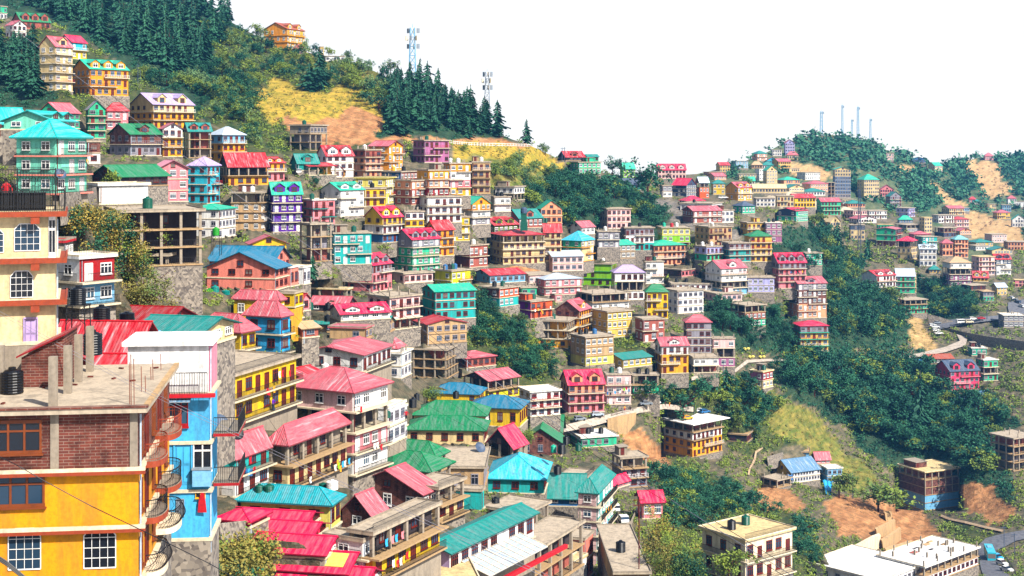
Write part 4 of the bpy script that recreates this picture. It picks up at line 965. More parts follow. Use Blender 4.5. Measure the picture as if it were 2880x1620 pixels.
# --- yellow house with the brick storey
yh = HS['chrome yellow house with bare brick top storey and curved balconies']; yo = yh['o']
win_px(yh,'L','L',85,975,410,1375,'oct','white'); win_px(yh,'L','L',845,962,1165,1360,'oct','white')
win_px(yh,'L','L',-60,432,440,735,'w3','wood'); win_px(yh,'L','K',-80,1170,410,1470,'w3','wood')
fhy = yh['fh']; Hy = yh['H']; Dy = yh['D']; Wy = yh['W']
cb = MB(); cm = wallmat('conc')
for x0, x1 in ((508, 592), (1308, 1386)):
    a, _ = on_face(yh, 'L', tx('K', x0), 1200); e, _ = on_face(yh, 'L', tx('K', x1), 1200); cb2 = MB(); cb2.box(-.06, min(a, e), Hy-fhy+.1, -.002, max(a, e), Hy-.02, cm); cb2.build('concrete_column', yo)
for i in (1, 2):
    z = Hy-i*fhy; q = MB(); q.box(-.42, -.42, z-.02, -.16, Dy, z+.14, wallmat('wcream')); q.box(-.45, -.42, z-.2, -.16, Dy, z-.022, plain('bandr', .7)); q.build('ledge', yo)
q = MB(); q.box(-.62, -.6, Hy+.284, -.3, Dy, Hy+.40, wallmat('brick')); q.box(-.3, -.62, Hy+.284, Wy, -.34, Hy+.42, wallmat('tan')); q.build('roof_edge', yo)
for i, (z, wh) in enumerate(((Hy-fhy, 0), (Hy-2*fhy, 0), (Hy-3*fhy+.1, 1))):
    curved_balcony(yh, 1.6, 5.2, z, .9, 'bandr' if not wh else 'wcream', 'dark' if i else 'bandr', wh)
    curved_balcony(yh, 7.0, 10.8, z+(.9 if wh else .3), 1.05, 'bandr' if not wh else 'wcream', 'dark' if i else 'bandr', wh)
    for s in (.35, 5.6, 11.2): put(yh, 'R', 'w2', 'wood', s, z+.7, 1.1, 1.5)
    for s in (2.6, 8.2): put(yh, 'R', 'd', 'brown', s, z+.1, 1.0, 2.1)
zr = yh['base'].z+Hy+.28
for x, yb, yt_ in ((535,1015,510),(683,880,390),(790,765,290),(905,660,208),(120,640,318),(262,470,220),(5,880,400)):
    p = on_level(tx('K', x), ty('K', yb), zr); hh = (yb-yt_)/3.578*p.y/F
    link('pillar', column_mesh(hh, cm, .21), yo, loc_in(yh, p), 0)
for x, y, hh in ((1320,1000,3.6),(1350,1000,3.3),(1425,865,1.9),(1465,865,1.2),(1520,745,1.0),(1540,745,1.6),(1620,645,1.3),(1305,990,3.0)):
    p = loc_in(yh, on_level(tx('K', x), ty('K', y), zr)); rb = MB(); rb.bar(p, p+Vector((.05,.03,hh*.75)), .022, plain('rust', .8, .5)); rb.build('rebar', yo)
for i, (x, y) in enumerate(((910,720),(1145,738),(1220,635),(1335,760),(440,828),(140,890),(30,990),(750,800),(1570,630))):
    b = MB(); b.box(-.16,-.07,0,.16,.07,.09,wallmat('brick')); o = b.build('brick', None, loc=on_level(tx('K', x), ty('K', y), zr+.004)); o.rotation_euler = (0,0,i*1.3); tag(o, 'loose red brick lying on the unfinished roof of the yellow house', 'brick', 'loose bricks on the unfinished roof')
tank(on_level(tx('K', 122), ty('K', 880), zr+.01), 'blu' if 0 else 'black', 'black water tank standing on the yellow house roof at the left edge', .95)
b = MB(); P = [on_level(tx('K', x), ty('K', y), zr+.004) for x, y in ((215,820),(640,812))]; u = P[1]-P[0]; nrm = Vector((-u.y, u.x, 0)).normalized()
A, B_ = P; h0, h1 = 1.7, 3.0
for w_, s_ in ((0, 1), (4.0, -1)):
    f = [A+nrm*w_, B_+nrm*w_, B_+nrm*w_+Vector((0,0,h1)), A+nrm*w_+Vector((0,0,h0))]; b.poly(f[::s_], wallmat('brick'))
b.poly([B_, B_+nrm*4, B_+nrm*4+Vector((0,0,h1)), B_+Vector((0,0,h1))], wallmat('brick'))
b.slab([A+Vector((-.2,-.3,h0+.1)), B_+Vector((.2,-.3,h1+.1)), B_+nrm*4.2+Vector((.2,0,h1+.1)), A+nrm*4.2+Vector((-.2,0,h0+.1))], .1, roofmat('red', 0, False), plain('red', .6, .5))
tag(b.build('shed'), 'brick lean-to with sloping red roof on the yellow house roof', 'shed')
# --- sky-blue house
bh = HS['tall sky-blue house with blank white upper wall behind yellow house']; bo = bh['o']; fb = bh['fh']; Hb = bh['H']
z1 = Hb-fb; q = MB(); q.box(-.9, -.5, z1-.12, -.46, bh['D'], z1+.1, plain('red', .6)); q.build('ledge', bo)
link('railing', rail_mesh(6.0, .16, plain('dark', .5), 1.4), bo, (-.8, 6.0, z1+.1), -math.pi/2)
win_px(bh,'L','L',1950,105,2128,365,'w2','white'); win_px(bh,'L','L',1970,580,2065,658,'w2','amber'); win_px(bh,'L','L',1760,120,1925,530,'d','azur2'); win_px(bh,'L','L',1780,680,1850,850,'d','steel'); win_px(bh,'L','K',1690,930,1890,1200,'w3','crim')
s_, z_ = on_face(bh, 'L', tx('L', 2130), ty('L', 530)); e_, zt_ = on_face(bh, 'L', tx('L', 1945), ty('L', 368)); q = MB(); q.box(-.5, s_, z_, -.002, e_, zt_, plain('pblue', .5)); q.box(-.55, s_-.05, zt_+.002, -.002, e_+.05, zt_+.1, plain('steel', .5)); q.build('bay_panel', bo)
s_, z_ = on_face(bh, 'L', tx('K', 1930), ty('K', 925)); e_, zt_ = on_face(bh, 'L', tx('K', 1670), ty('K', 890)); q = MB(); q.slab([(-.9, e_, z_-.1), (-.9, s_, z_-.1), (-.002, s_, zt_), (-.002, e_, zt_)], .06, roofmat('sblu', 1, True), plain('steel')); q.build('awning', bo)
for i, z in enumerate((Hb-2*fb+.4, Hb-3*fb+.3)):
    q = MB(); q.box(.6, -1.9, z-.2, 5.2, -.23, z, plain('crim', .6), 't'); q.poly([(.6,-1.9,z),(5.2,-1.9,z),(5.2,-.23,z),(.6,-.23,z)], wallmat('conc')); o = q.build('balcony', bo)
    r = link('railing', rail_mesh(4.6, .14, plain('dark', .5), 1.05), o, (.6, -1.85, z)); link('railing', rail_mesh(1.6, .14, plain('dark', .5), 1.05), o, (.65, -.25, z), -math.pi/2)
q = MB(); q.poly([(-.3,0,0),(.3,0,0),(.22,.03,.7),(.12,0,1.3),(-.1,.02,1.3),(-.24,0,.7)], plain('red', .9)); p = bh['base']+Matrix.Rotation(bh['al'], 3, 'Z') @ Vector((-.25, on_face(bh,'L',tx('L',2040),ty('L',800))[0], on_face(bh,'L',tx('L',2040),ty('L',800))[1]))
o = q.build('garment', None, loc=p); tag(o, 'long red cloth hanging on the sky-blue wall under a small window', 'garment')
# --- cream house with octagonal windows
ch = HS['cream house with octagonal windows and iron-railed terrace']; co = ch['o']; Hc = ch['H']; fc_ = ch['fh']; Dc = ch['D']; Wc = ch['W']
for r_ in ((145,250,402,515),(105,725,330,985),(-210,300,35,535)): win_px(ch,'L','J',*r_,'oct','white')
win_px(ch,'L','J',492,190,556,555,'w2','white'); win_px(ch,'L','J',245,1205,372,1500,'d','lil')
for z in (Hc+.28, Hc-fc_+.02, Hc-2*fc_+.05):
    q = MB(); q.box(-.66, -.66, z-.30, -.56, Dc, z+.02, plain('bandr', .7)); q.box(-.56, -.66, z-.30, Wc, -.56, z+.02, plain('bandr', .7)) 
    if z < Hc: q.box(-.56,-.56,z-.26,-.002,Dc,z-.05,plain('bandr',.7)); q.box(0,-.56,z-.26,Wc,-.002,z-.05,plain('bandr',.7))
    for s in (.9, 7.2): q.box(-.62, s, z-.72, -.16, s+.5, z-.302, plain('bandr', .7))
    q.build('ledge', co)
rm = plain('dark', .5); zt_ = Hc+.28
link('railing', rail_mesh(12.0, .13, rm, 1.25), co, (-.5, 11.5, zt_), -math.pi/2); link('railing', rail_mesh(8.5, .13, rm, 1.25), co, (-.5, -.5, zt_), 0)
q = MB()
for s in (.0, 2.2, 4.4):                       # iron enclosure with scrollwork round the stair head
    q.bar((.8, s, zt_), (.8, s, zt_+2.6), .05, rm)
for z in (.3, 1.2, 2.5): q.bar((.8, 0, zt_+z), (.8, 4.4, zt_+z), .04, rm)
for j in range(26): q.bar((.8, j*.17, zt_+.3), (.8, j*.17, zt_+2.5), .02, rm)
for j in range(12):
    c = Vector((.78, .2+j*.36, zt_+1.8)); q.tube([c+Vector((0, .15*math.cos(t), .28*math.sin(t))) for t in [k*math.pi/4 for k in range(8)]], .018, rm, 3)
q.build('iron_screen', co)
q = MB()
for j in range(12): q.box(2.2, 2.0+j*.33, zt_+.2+j*.24, 3.2, 2.36+j*.33, zt_+.26+j*.24, rm)
q.bar((2.2, 2.0, zt_+.2), (2.2, 6.0, zt_+3.1), .07, rm); q.bar((2.2, 2.0, zt_+1.15), (2.2, 6.0, zt_+4.0), .04, rm)
for j in range(14): q.bar((2.2, 2.0+j*.3, zt_+.25+j*.22), (2.2, 2.0+j*.3, zt_+1.15+j*.22), .02, rm)
q.build('stair', co)
q = MB(); q.box(3.4, 4.4, zt_, Wc, Dc, zt_+5.6, wallmat('cream2'), 'b'); q.build('upper_wall', co)
q = MB(); q.box(2.9, 4.0, zt_+2.45, 3.398, Dc, zt_+2.75, plain('bandr', .7)); q.build('ledge', co)
q = MB(); q.slab([(2.6, 3.4, zt_+5.3), (Wc+.6, 3.4, zt_+5.3), (Wc+.6, 10, zt_+8.2), (2.6, 10, zt_+8.2)], .2, roofmat('red', 0, True), plain('brown', .7)); q.build('upper_roof', co)
for s, z in ((7.4, 3.3), ): put(ch, 'L', 'w2', 'white', s, zt_+z, 1.1, 1.7).location.x = 3.4
q = MB(); q.box(1.2, 6.4, zt_, 1.9, 7.2, zt_+1.9, plain('dark', .7)); q.build('terrace_cupboard', co)
q = MB(); q.box(1.0, .6, zt_, 2.0, 3.6, zt_+1.1, plain('dark', .8)); q.build('terrace_bench', co)

# ------------------------------------------------------------ vegetation
def leafmat(name, a, b_, c=None):
    m, nt, b = newmat(name)
    oi = N(nt, 'ShaderNodeObjectInfo'); ge = N(nt, 'ShaderNodeNewGeometry')
    rp = N(nt, 'ShaderNodeValToRGB'); e = rp.color_ramp.elements; e[0].color = (*a, 1); e[1].color = (*b_, 1)
    if c: x = e.new(.93); x.color = (*c, 1); e[1].position = .8
    ad = N(nt, 'ShaderNodeMath'); ad.operation = 'MULTIPLY_ADD'; ad.inputs[1].default_value = .3
    nz = N(nt, 'ShaderNodeTexNoise'); nz.inputs['Scale'].default_value = .11; nz.inputs['Detail'].default_value = 3; nt.links.new(ge.outputs['Position'], nz.inputs['Vector'])
    ms = N(nt, 'ShaderNodeMapRange'); ms.inputs[1].default_value = .32; ms.inputs[2].default_value = .68; ms.inputs[4].default_value = .5; nt.links.new(nz.outputs['Fac'], ms.inputs[0])
    a2 = N(nt, 'ShaderNodeMath'); nt.links.new(ms.outputs[0], a2.inputs[0])
    ml = N(nt, 'ShaderNodeMath'); ml.operation = 'MULTIPLY'; ml.inputs[1].default_value = .2
    nt.links.new(ge.outputs['Random Per Island'], ml.inputs[0]); nt.links.new(oi.outputs['Random'], ad.inputs[0]); nt.links.new(ml.outputs[0], a2.inputs[1]); nt.links.new(a2.outputs[0], ad.inputs[2])
    nt.links.new(ad.outputs[0], rp.inputs[0]); nt.links.new(rp.outputs[0], b.inputs['Base Color'])
    b.inputs['Roughness'].default_value = .7; b.inputs['Specular IOR Level'].default_value = .15
    return m
LM = dict(con=leafmat('conifer_needles', (.005,.034,.022), (.022,.090,.042)), bro=leafmat('broad_leaves', (.008,.050,.024), (.050,.15,.040), (.15,.19,.02)),
          dark=leafmat('dark_leaves', (.004,.032,.022), (.022,.10,.042)), bush=leafmat('bush_leaves', (.03,.075,.025), (.12,.17,.03), (.24,.17,.03)), pale=leafmat('pale_leaves', (.05,.12,.05), (.16,.22,.07)))
LM['rock'] = leafmat('rubble_stone', (.10,.06,.035), (.30,.19,.11))
LM['far'] = leafmat('far_leaves', (.010,.06,.035), (.040,.13,.055))
BARK = plain('brown', .9, .5)
def leaves(rng, C, n, spread, size, up=.3):
    """n small leaf faces scattered round the clump centres C"""
    k = len(C); cen = np.repeat(C, n, 0)+rng.normal(0, 1, (k*n, 3))*spread
    d = rng.normal(0, 1, (k*n, 3)); d[:, 2] = np.abs(d[:, 2])+up; d /= np.linalg.norm(d, axis=1)[:, None]
    u = np.cross(d, rng.normal(0, 1, (k*n, 3))); u /= np.linalg.norm(u, axis=1)[:, None]; v = np.cross(d, u)
    s = (size*rng.uniform(.6, 1.4, (k*n, 1)))
    q = np.stack([cen-u*s, cen-v*s*.6, cen+u*s, cen+v*s*.6], 1)
    return q.reshape(-1, 3)
def quadmesh(name, q, mat):
    me = bpy.data.meshes.new(name); n = len(q)//4
    me.vertices.add(n*4); me.vertices.foreach_set('co', np.asarray(q, np.float32).ravel())
    me.loops.add(n*4); me.loops.foreach_set('vertex_index', np.arange(n*4, dtype=np.int32))
    me.polygons.add(n); me.polygons.foreach_set('loop_start', np.arange(0, n*4, 4, dtype=np.int32))
    me.materials.append(mat); me.update(calc_edges=True); return me
def conifer_meshes(seed):
    rng = np.random.default_rng(seed); q = []
    lv = int(rng.integers(13, 17)); lean = rng.normal(0, .02, 2)
    for i in range(lv):
        t = i/(lv-1); z = .13+.85*t; r = (.235*(1-t)**.75+.012)*rng.uniform(.62, 1.3); nb = int(10-5*t)
        for j in range(nb):
            if rng.random() < .18: continue
            th = 2*math.pi*(j+rng.uniform(-.35, .35))/nb+i; rr = r*rng.uniform(.65, 1.15)
            dx, dy = math.cos(th), math.sin(th); px_, py_ = -dy, dx; wz = .035*(1-t)+.02; wd = rr*.42
            for k in range(3):
                f0, f1 = k/3, (k+1)/3+.04; z0, z1 = z-wz*f0**1.5*1.6+.02, z-wz*f1**1.5*1.6+.02; w0, w1 = wd*(.35+.9*f0*(1.2-f0)), wd*(.35+.9*f1*(1.1-f1))*.9
                jz = rng.normal(0, .008)
                q += [(dx*rr*f0+px_*w0, dy*rr*f0+py_*w0, z0-.018+jz), (dx*rr*f0-px_*w0, dy*rr*f0-py_*w0, z0-.018+jz), (dx*rr*f1-px_*w1, dy*rr*f1-py_*w1, z1-.022), (dx*rr*f1+px_*w1, dy*rr*f1+py_*w1, z1-.022)]
                q += [(dx*rr*f0, dy*rr*f0, z0+.012), (dx*rr*f0+px_*w0*.8, dy*rr*f0+py_*w0*.8, z0-.02), (dx*rr*f1+px_*w1, dy*rr*f1+py_*w1, z1-.03), (dx*rr*f1, dy*rr*f1, z1+.01)]
    q = np.array(q); q[:, :2] += lean*q[:, 2:3]
    t = MB(); t.bar((0,0,-.1),(lean[0]*.5,lean[1]*.5,.5),.014,BARK,6); t.bar((lean[0]*.5,lean[1]*.5,.5),(lean[0],lean[1],1.0),.006,BARK,5)
    return quadmesh('crown', q, LM['con']), t.mesh('trunk')
def broad_meshes(seed, mat, n=30, per=30, size=.036, flat=1.0):
    rng = np.random.default_rng(seed); C = []
    lob = rng.normal(0, 1, (6, 3))*np.array([.20, .20, .13])+np.array([0, 0, .52])
    while len(C) < n:
        p = lob[int(rng.integers(6))]+rng.normal(0, 1, 3)*np.array([.13, .13, .11*flat])
        if p[2] > .10: C.append(p)
    q = leaves(rng, np.array(C), per, .052, size)
    t = MB(); t.bar((0,0,-.15),(0,0,.30),.022,BARK,6)
    for p in C[:7]: t.bar((0,0,.3),tuple(p),.010,BARK,4)
    return quadmesh('crown', q, LM[mat]), t.mesh('trunk')
CON = [conifer_meshes(s) for s in range(5)]
BRO = [broad_meshes(20+s, ('bro','dark','bro','pale','dark')[s], 34) for s in range(5)]
def tree(name, meshes, loc, hgt, wd, rz, label, group, cat='tree'):
    o = link(name, meshes[1], None, loc, rz, (wd, wd, hgt)); tag(o, label, cat, group)
    link('crown', meshes[0], o); return o
HPX = [q[:4] for q in boxes()]
HA = np.array(HPX)
def clear(px, py, m=2):
    """no house stands at or right behind this point of the photograph"""
    return not np.any((px > HA[:, 0]-m) & (px < HA[:, 1]+m) & (py > HA[:, 2]-6) & (py < HA[:, 3]+3))
def veg():
    rng = np.random.default_rng(11)
    def sample(P, n, ymin=None):
        P = np.array(P); lo, hi = P.min(0), P.max(0); out = []; k = 0
        while len(out) < n and k < n*60:
            k += 1; x, y = rng.uniform(lo, hi)
            if inpoly([x], [y], P.tolist())[0] and y > skyline(x)-1 and clear(x, y) and not any(inpoly([x], [y], Q)[0] for Q in ROADP): out.append((x, y))
        return sorted(out, key=lambda p: p[1])
    # conifers
    for P, n, h0, h1, lab, grp in (
        ([(-40,-60),(300,-20),(570,20),(640,75),(600,170),(520,240),(400,200),(340,150),(240,100),(150,60),(60,0)], 176, 12, 20, 'dark conifer in the dense forest covering the upper left slope', 'conifers of the upper left forest'),
        ([(-30,70),(60,120),(110,150),(140,250),(150,300),(90,290),(-30,290)], 20, 10, 15, 'dark conifer at the left picture edge below the stilt house', 'conifers beside the orange house'),
        ([(1100,235),(1180,260),(1300,330),(1430,385),(1400,396),(1280,390),(1150,388),(1085,378),(1095,300)], 84, 9, 17, 'tall dark conifer in the stand below the telecom masts', 'conifers of the ridge stand')):
        for i, (x, y) in enumerate(sample(P, n)):
            d = depth(x, y); h = rng.uniform(h0, h1); w_ = h*rng.uniform(.85, 1.25)
            tree('conifer_tree', CON[i % 5], at(x, y, d*1.002), h, w_, rng.uniform(0, 6.3), lab, grp)
    for x, y, hp, wk, lab in ((640,66,88,1.0,'lone tall conifer against the sky at the top of the forest'),(620,60,90,1.0,'conifer just left of the lone skyline conifer'),(900,258,128,1.15,'big dark conifer standing alone on the yellow-green slope'),(872,262,90,1.6,'wide bushy conifer left of the big lone conifer'),(1482,408,74,1.1,'layered conifer at the right end of the white fence'),(1178,245,84,1.0,'tallest conifer in front of the lattice mast'),(1152,250,80,1.0,'conifer left of the lattice mast'),(1120,280,100,1.1,'conifer at the left end of the ridge stand'),(1370,345,66,1.6,'broad flat-topped conifer under the second mast'),(2590,1250,210,.8,'tall pale-tipped conifer rising from the dark ravine'),(2040,1170,140,1.3,'large round conifer beside the parking-roof house'),(1345,760,40,1.0,'small conifer between cream block and bushes'),(880,790,80,1.0,'small blue-green conifer below the concrete skeleton'),(2355,740,120,.9,'dark conifer left of the steel lattice pole'),(2440,735,70,1.0,'dark conifer right of the cream slate-topped house'),(2265,635,60,1.0,'conifer behind the mauve house'),(2310,660,80,.9,'slim conifer right of the mauve house'),(2140,585,30,1.0,'little conifer beside the bright car park')):
        d = depth(x, y); h = hp/F*d; tree('conifer_tree', CON[int(x) % 5], at(x, y, d*1.01), h, h*wk, x, lab, 'single conifers')
    rest = []
    # broad-leaved trees standing alone, told apart in the photograph
    for x, y, hp, wk, k, lab in ((722,110,52,1.0,0,'round tree at the left of the skyline villa'),(748,150,52,1.1,4,'dark tree below the skyline villa'),(860,148,46,.6,3,'slender pale tree right of the skyline villa'),(890,150,30,1.0,4,'small dark tree by the skyline hut'),(925,160,34,1.0,0,'tree left of the white skyline hut'),(983,172,38,.9,0,'spreading tree right of the white skyline hut'),(1010,182,24,1.1,3,'pale bush-like tree on the descending ridge'),(1040,190,26,1.1,3,'second pale tree on the descending ridge'),(1098,205,44,1.1,3,'grey-green tree left of the ridge conifers'),(1534,437,42,.95,0,'round tree standing alone on the skyline right of fence'),(1723,490,52,1.2,4,'dark tree left of the yellow-green house'),(1822,560,115,.95,4,'great dark tree beside the pinkish dormer house'),(1700,560,80,1.4,4,'dark spreading tree above the teal hut'),(905,508,42,1.1,4,'dark round tree in front of the white house'),(885,530,40,.8,4,'smaller dark tree below the round tree'),(305,570,110,.62,0,'thin leafy tree in front of the green shed'),(2240,730,60,.8,4,'tree right of the pink magenta-roofed house'),(1260,745,100,.6,0,'ivy-covered tree beside the cream block'),(2100,520,30,1.2,0,'tree at the foot of the far hill houses'),(2290,640,50,1.2,0,'tree right of the mauve house'),(1920,1180,110,1.2,1,'big leafy tree under the lane'),(2360,1400,90,1.0,0,'leafy tree on the grassy spur'),(2470,1440,110,1.3,0,'wide leafy tree left of the brick building'),(1895,1500,90,.8,4,'dark tree beside the narrow alley houses'),(2050,1640,110,1.1,0,'dark tree at the bottom edge beside cream house'),(900,700,60,1.2,4,'dark tree left of pink dormer house'),(2052,482,36,.7,4,'tiny umbrella-topped tree on the far skyline')):
        d = depth(x, y); h = hp/F*d; tree('broadleaf_tree', BRO[k], at(x, y, d*1.0), h, h*wk*1.1, x*1.7, lab, 'single broad-leaved trees')
    for P, n, h0, h1, lab, grp, ks in (
        ([(520,60),(660,90),(760,130),(900,170),(1090,215),(1100,330),(1040,300),(960,250),(800,230),(700,260),(720,330),(700,440),(640,380),(560,310),(440,270),(380,210),(520,240),(610,160)], 95, 4.5, 9, 'round green tree on the bushy slope below the skyline villa', 'trees on the slope below the villa', (0,1,0,4,3)),
        ([(1285,425),(1400,440),(1540,470),(1600,510),(1480,570),(1380,530),(1290,505)], 24, 4, 7, 'bright green tree on the golden slope below the white railing', 'trees of the golden slope', (0,3,0,3,0)),
        ([(1480,560),(1570,515),(1650,510),(1760,550),(1860,600),(1880,700),(1760,650),(1600,650),(1480,635)], 72, 5, 10, 'dark green tree in the wooded hollow above the grey houses', 'trees of the wooded hollow', (1,4,1,4,0)),
        ([(1180,750),(1280,810),(1400,880),(1480,940),(1560,1020),(1560,1110),(1430,1120),(1300,1000),(1230,900)], 50, 3.5, 6.5, 'green tree on the steep bank below the violet house', 'trees of the steep bank', (1,4,0,1,4)),
        ([(1980,880),(2100,840),(2230,920),(2240,990),(2100,980),(2010,950)], 24, 5, 8, 'dark tree on the bank left of the butter house', 'trees left of the butter house', (1,4,1,4,1)),
        ([(2270,700),(2330,650),(2420,770),(2540,860),(2560,900),(2480,960),(2340,960),(2270,860)], 60, 7, 12, 'dark tree in the wood behind the brick five-storey house', 'trees of the wood', (1,4,4,1,0)),
        ([(2160,1040),(2400,1010),(2580,1010),(2620,1120),(2780,1130),(2850,1230),(2830,1340),(2660,1330),(2520,1280),(2400,1200),(2250,1110)], 90, 7, 13, 'dark tree in the ravine below the hot pink house', 'trees of the ravine', (1,4,1,4,0)),
        ([(1780,1120),(1960,1100),(2100,1080),(2180,1150),(2100,1250),(1960,1220)], 26, 5, 9, 'green tree above the parking-roof house', 'trees above the parking-roof house', (1,0,4,1,0)),
        ([(1800,1330),(1900,1340),(2060,1380),(2130,1440),(2260,1490),(2340,1560),(2280,1600),(2050,1520),(1880,1480)], 30, 4, 7.5, 'green tree on the scrubby slope below the schoolhouse', 'trees below the schoolhouse', (1,4,0,1,4)),
        ([(2560,770),(2740,840),(2740,890),(2620,890)], 20, 6, 9, 'dark tree above the far road bend', 'trees above the road bend', (1,4,4,1,0))):
        S = sample(P, n*2); keep = set(rng.permutation(len(S))[:int(n*.52)])
        for i, (x, y) in enumerate(S):
            d = depth(x, y); h = rng.uniform(h0, h1)
            if i not in keep: rest.append((ks[i % 5], at(x, y, d*1.002), h*.9, h*rng.uniform(.9, 1.35), rng.uniform(0, 6.3))); continue
            tree('broadleaf_tree', BRO[ks[i % 5]], at(x, y, d*1.002), h, h*rng.uniform(.9, 1.35), rng.uniform(0, 6.3), lab, grp)
    for k in (0, 1, 3, 4):                                  # the rest of the woods reads as one mass
        v = np.array([x.co[:] for x in BRO[k][0].vertices]); Q = []
        for kk, p, h, wd, rz in rest:
            if kk != k: continue
            c, s = math.cos(rz), math.sin(rz); Q.append(np.stack([(v[:, 0]*c-v[:, 1]*s)*wd+p[0], (v[:, 0]*s+v[:, 1]*c)*wd+p[1], v[:, 2]*h+p[2]], 1))
        if Q: stuff(link('woodland', quadmesh('woodland', np.concatenate(Q), BRO[k][0].materials[0])), 'leafy woodland filling the slopes between the houses', 'woods')
    # undergrowth: nobody could count it
    n = 80000; X = rng.uniform(-150, 3000, n); Yp = rng.uniform(-40, 1700, n)
    sk = np.interp(X, [p[0] for p in SKY], [p[1] for p in SKY]); ok = Yp > sk-1; X, Yp = X[ok], Yp[ok]
    c = cover(X, Yp); p = np.array([VEG[k] for k in CN])[c]; ok = rng.random(len(X)) < p*.9; X, Yp, c = X[ok], Yp[ok], c[ok]
    ok = np.array([clear(x, y) for x, y in zip(X, Yp)])
    for Q in ROADP: ok &= ~inpoly(X, Yp, Q)
    X, Yp, c = X[ok], Yp[ok], c[ok]
    near = (Yp > 1030) & (X < 1300) | (X < 520) & (Yp > 540)
    X, Yp, c = X[~near], Yp[~near], c[~near]
    dd = np.array([depth(x, y) for x, y in zip(X, Yp)])*1.002
    sz = rng.uniform(5, 12, len(X))*dd/F; isf = np.isin(c, [i for i, k in enumerate(CN) if k in ('far','farochre','bleach')]); sz = np.where(isf, sz*2.0, np.minimum(sz, 3.2))
    sz *= np.where(np.isin(c, [i for i, k in enumerate(CN) if k in ('ygrass','soil','grass','ochre','farochre','rock')]), .6, 1)
    pos = np.stack([(X-CX)/F*dd, dd, (HY-Yp)/F*dd], 1)
    RB = np.isin(c, [i for i, k in enumerate(CN) if k in ('soil','rock','farochre')]); sz = np.where(RB, sz*.45, sz)
    for nm, ks, mat, lab in (('undergrowth', ('forest','dark'), 'dark', 'dark undergrowth between the trees'), ('shrubbery', ('town','shrub','pave'), 'bro', 'green shrubs covering the slopes'), ('rubble', ('soil','rock','farochre'), 'rock', 'loose stones and earth on the bare banks'), ('dry_scrub', ('grass','ygrass','ochre'), 'bush', 'dry yellow-green scrub on the sunny slopes'), ('far_woods', ('far','bleach'), 'far', 'hazy woods on the far hill')):
        s = np.isin(c, [i for i, k in enumerate(CN) if k in ks]); P = pos[s]; S = sz[s]; m = len(P)
        per = 20; cen = np.repeat(P, per, 0); ss = np.repeat(S, per)[:, None]
        off = rng.normal(0, .38, (m*per, 3)); off[:, 2] = np.abs(off[:, 2])*1.1+.15
        cen = cen+off*ss; d = rng.normal(0, 1, (m*per, 3)); d[:, 2] = np.abs(d[:, 2])+.4; d /= np.linalg.norm(d, axis=1)[:, None]
        u = np.cross(d, rng.normal(0, 1, (m*per, 3))); u /= np.linalg.norm(u, axis=1)[:, None]; v = np.cross(d, u); e = ss*rng.uniform(.16, .34, (m*per, 1))
        q = np.stack([cen-u*e, cen-v*e*.7, cen+u*e, cen+v*e*.7], 1).reshape(-1, 3)
        stuff(link(nm, quadmesh(nm, q, LM[mat])), lab, 'undergrowth')
veg()
# ------------------------------------------------------------ leafy bushes close to the camera
def near_bush(x, y, hp, wpx, mats, seed, label, Yf=1.0):
    d = depth(x, y)*Yf; H = hp/F*d; Wd = wpx/F*d/2; rng = np.random.default_rng(seed); o = thing('bush', label, 'bush', at(x, y, d), 0, 'bushes on the near slopes')
    for mt, fr_ in mats:
        n = int(46*fr_); C = rng.normal(0, 1, (n, 3))*np.array([Wd*.5, Wd*.35, H*.26])+np.array([0, 0, H*.45]); C = C[C[:, 2] > -.3]
        link('foliage', quadmesh('foliage', leaves(rng, C, 90, .5, .15, .5), LM[mt]), o)
    b = MB()
    for k in range(6): b.bar((0,0,-.5), tuple(rng.normal(0, 1, 3)*np.array([Wd*.4, Wd*.3, H*.1])+np.array([0,0,H*.5])), .05, BARK)
    b.build('stem', o)
for i, a in enumerate(((565,1600,85,120,(('bush',.5),('bro',.6)),'green bush under the gate of the sky-blue house'),(640,1640,110,150,(('bush',.9),('dark',.3)),'olive bush beside the lowest magenta roofs'),(720,1610,100,130,(('bro',.5),('bush',.7)),'rounded bush touching the magenta roof edge'),(610,1690,100,200,(('bush',.6),('dark',.5)),'dark bush at the bottom edge right of the yellow house'),(520,1560,70,70,(('dark',.7),('bro',.3)),'dark leafy bush below the curved white balcony'),
    (230,640,60,150,(('bush',.9),('dark',.4)),'dry bush at the foot of the stone wall'),(290,700,110,170,(('bush',.9),('dark',.6)),'large olive bush on the bank left of the concrete frame'),(330,760,120,150,(('bro',.5),('bush',.6),('dark',.3)),'green bush on the bank beside the concrete frame'),(380,830,120,150,(('bro',.7),('bush',.5)),'leafy bush below the half-built room'),(400,880,90,140,(('bush',.8),('bro',.3)),'yellowing bush above the crimson roof'),(345,640,60,110,(('bush',.8),('bro',.3)),'golden bush under the concrete roof slab'),(250,800,120,120,(('dark',.7),('bush',.4)),'dark bush behind the small white house'),(450,780,90,90,(('bro',.8),('dark',.4)),'green creeper bush on the half-built room'),
    (1480,1240,30,60,(('bro',.6),),'potted shrub on the terrace near the teal-blue roof'),(1850,1560,130,110,(('bro',.6),('bush',.5)),'green bush right of the long flat roof'),(1880,1640,120,120,(('bro',.5),('bush',.5)),'pale-flowered bush at the bottom edge'),(1940,1660,110,90,(('dark',.6),('bro',.5)),'dark bush at the bottom edge left of the cream house'),(1215,1120,28,50,(('bro',.6),),'small tree-like shrub beside the teal-blue roof'))): near_bush(*a[:4], a[4], 70+i, a[5])

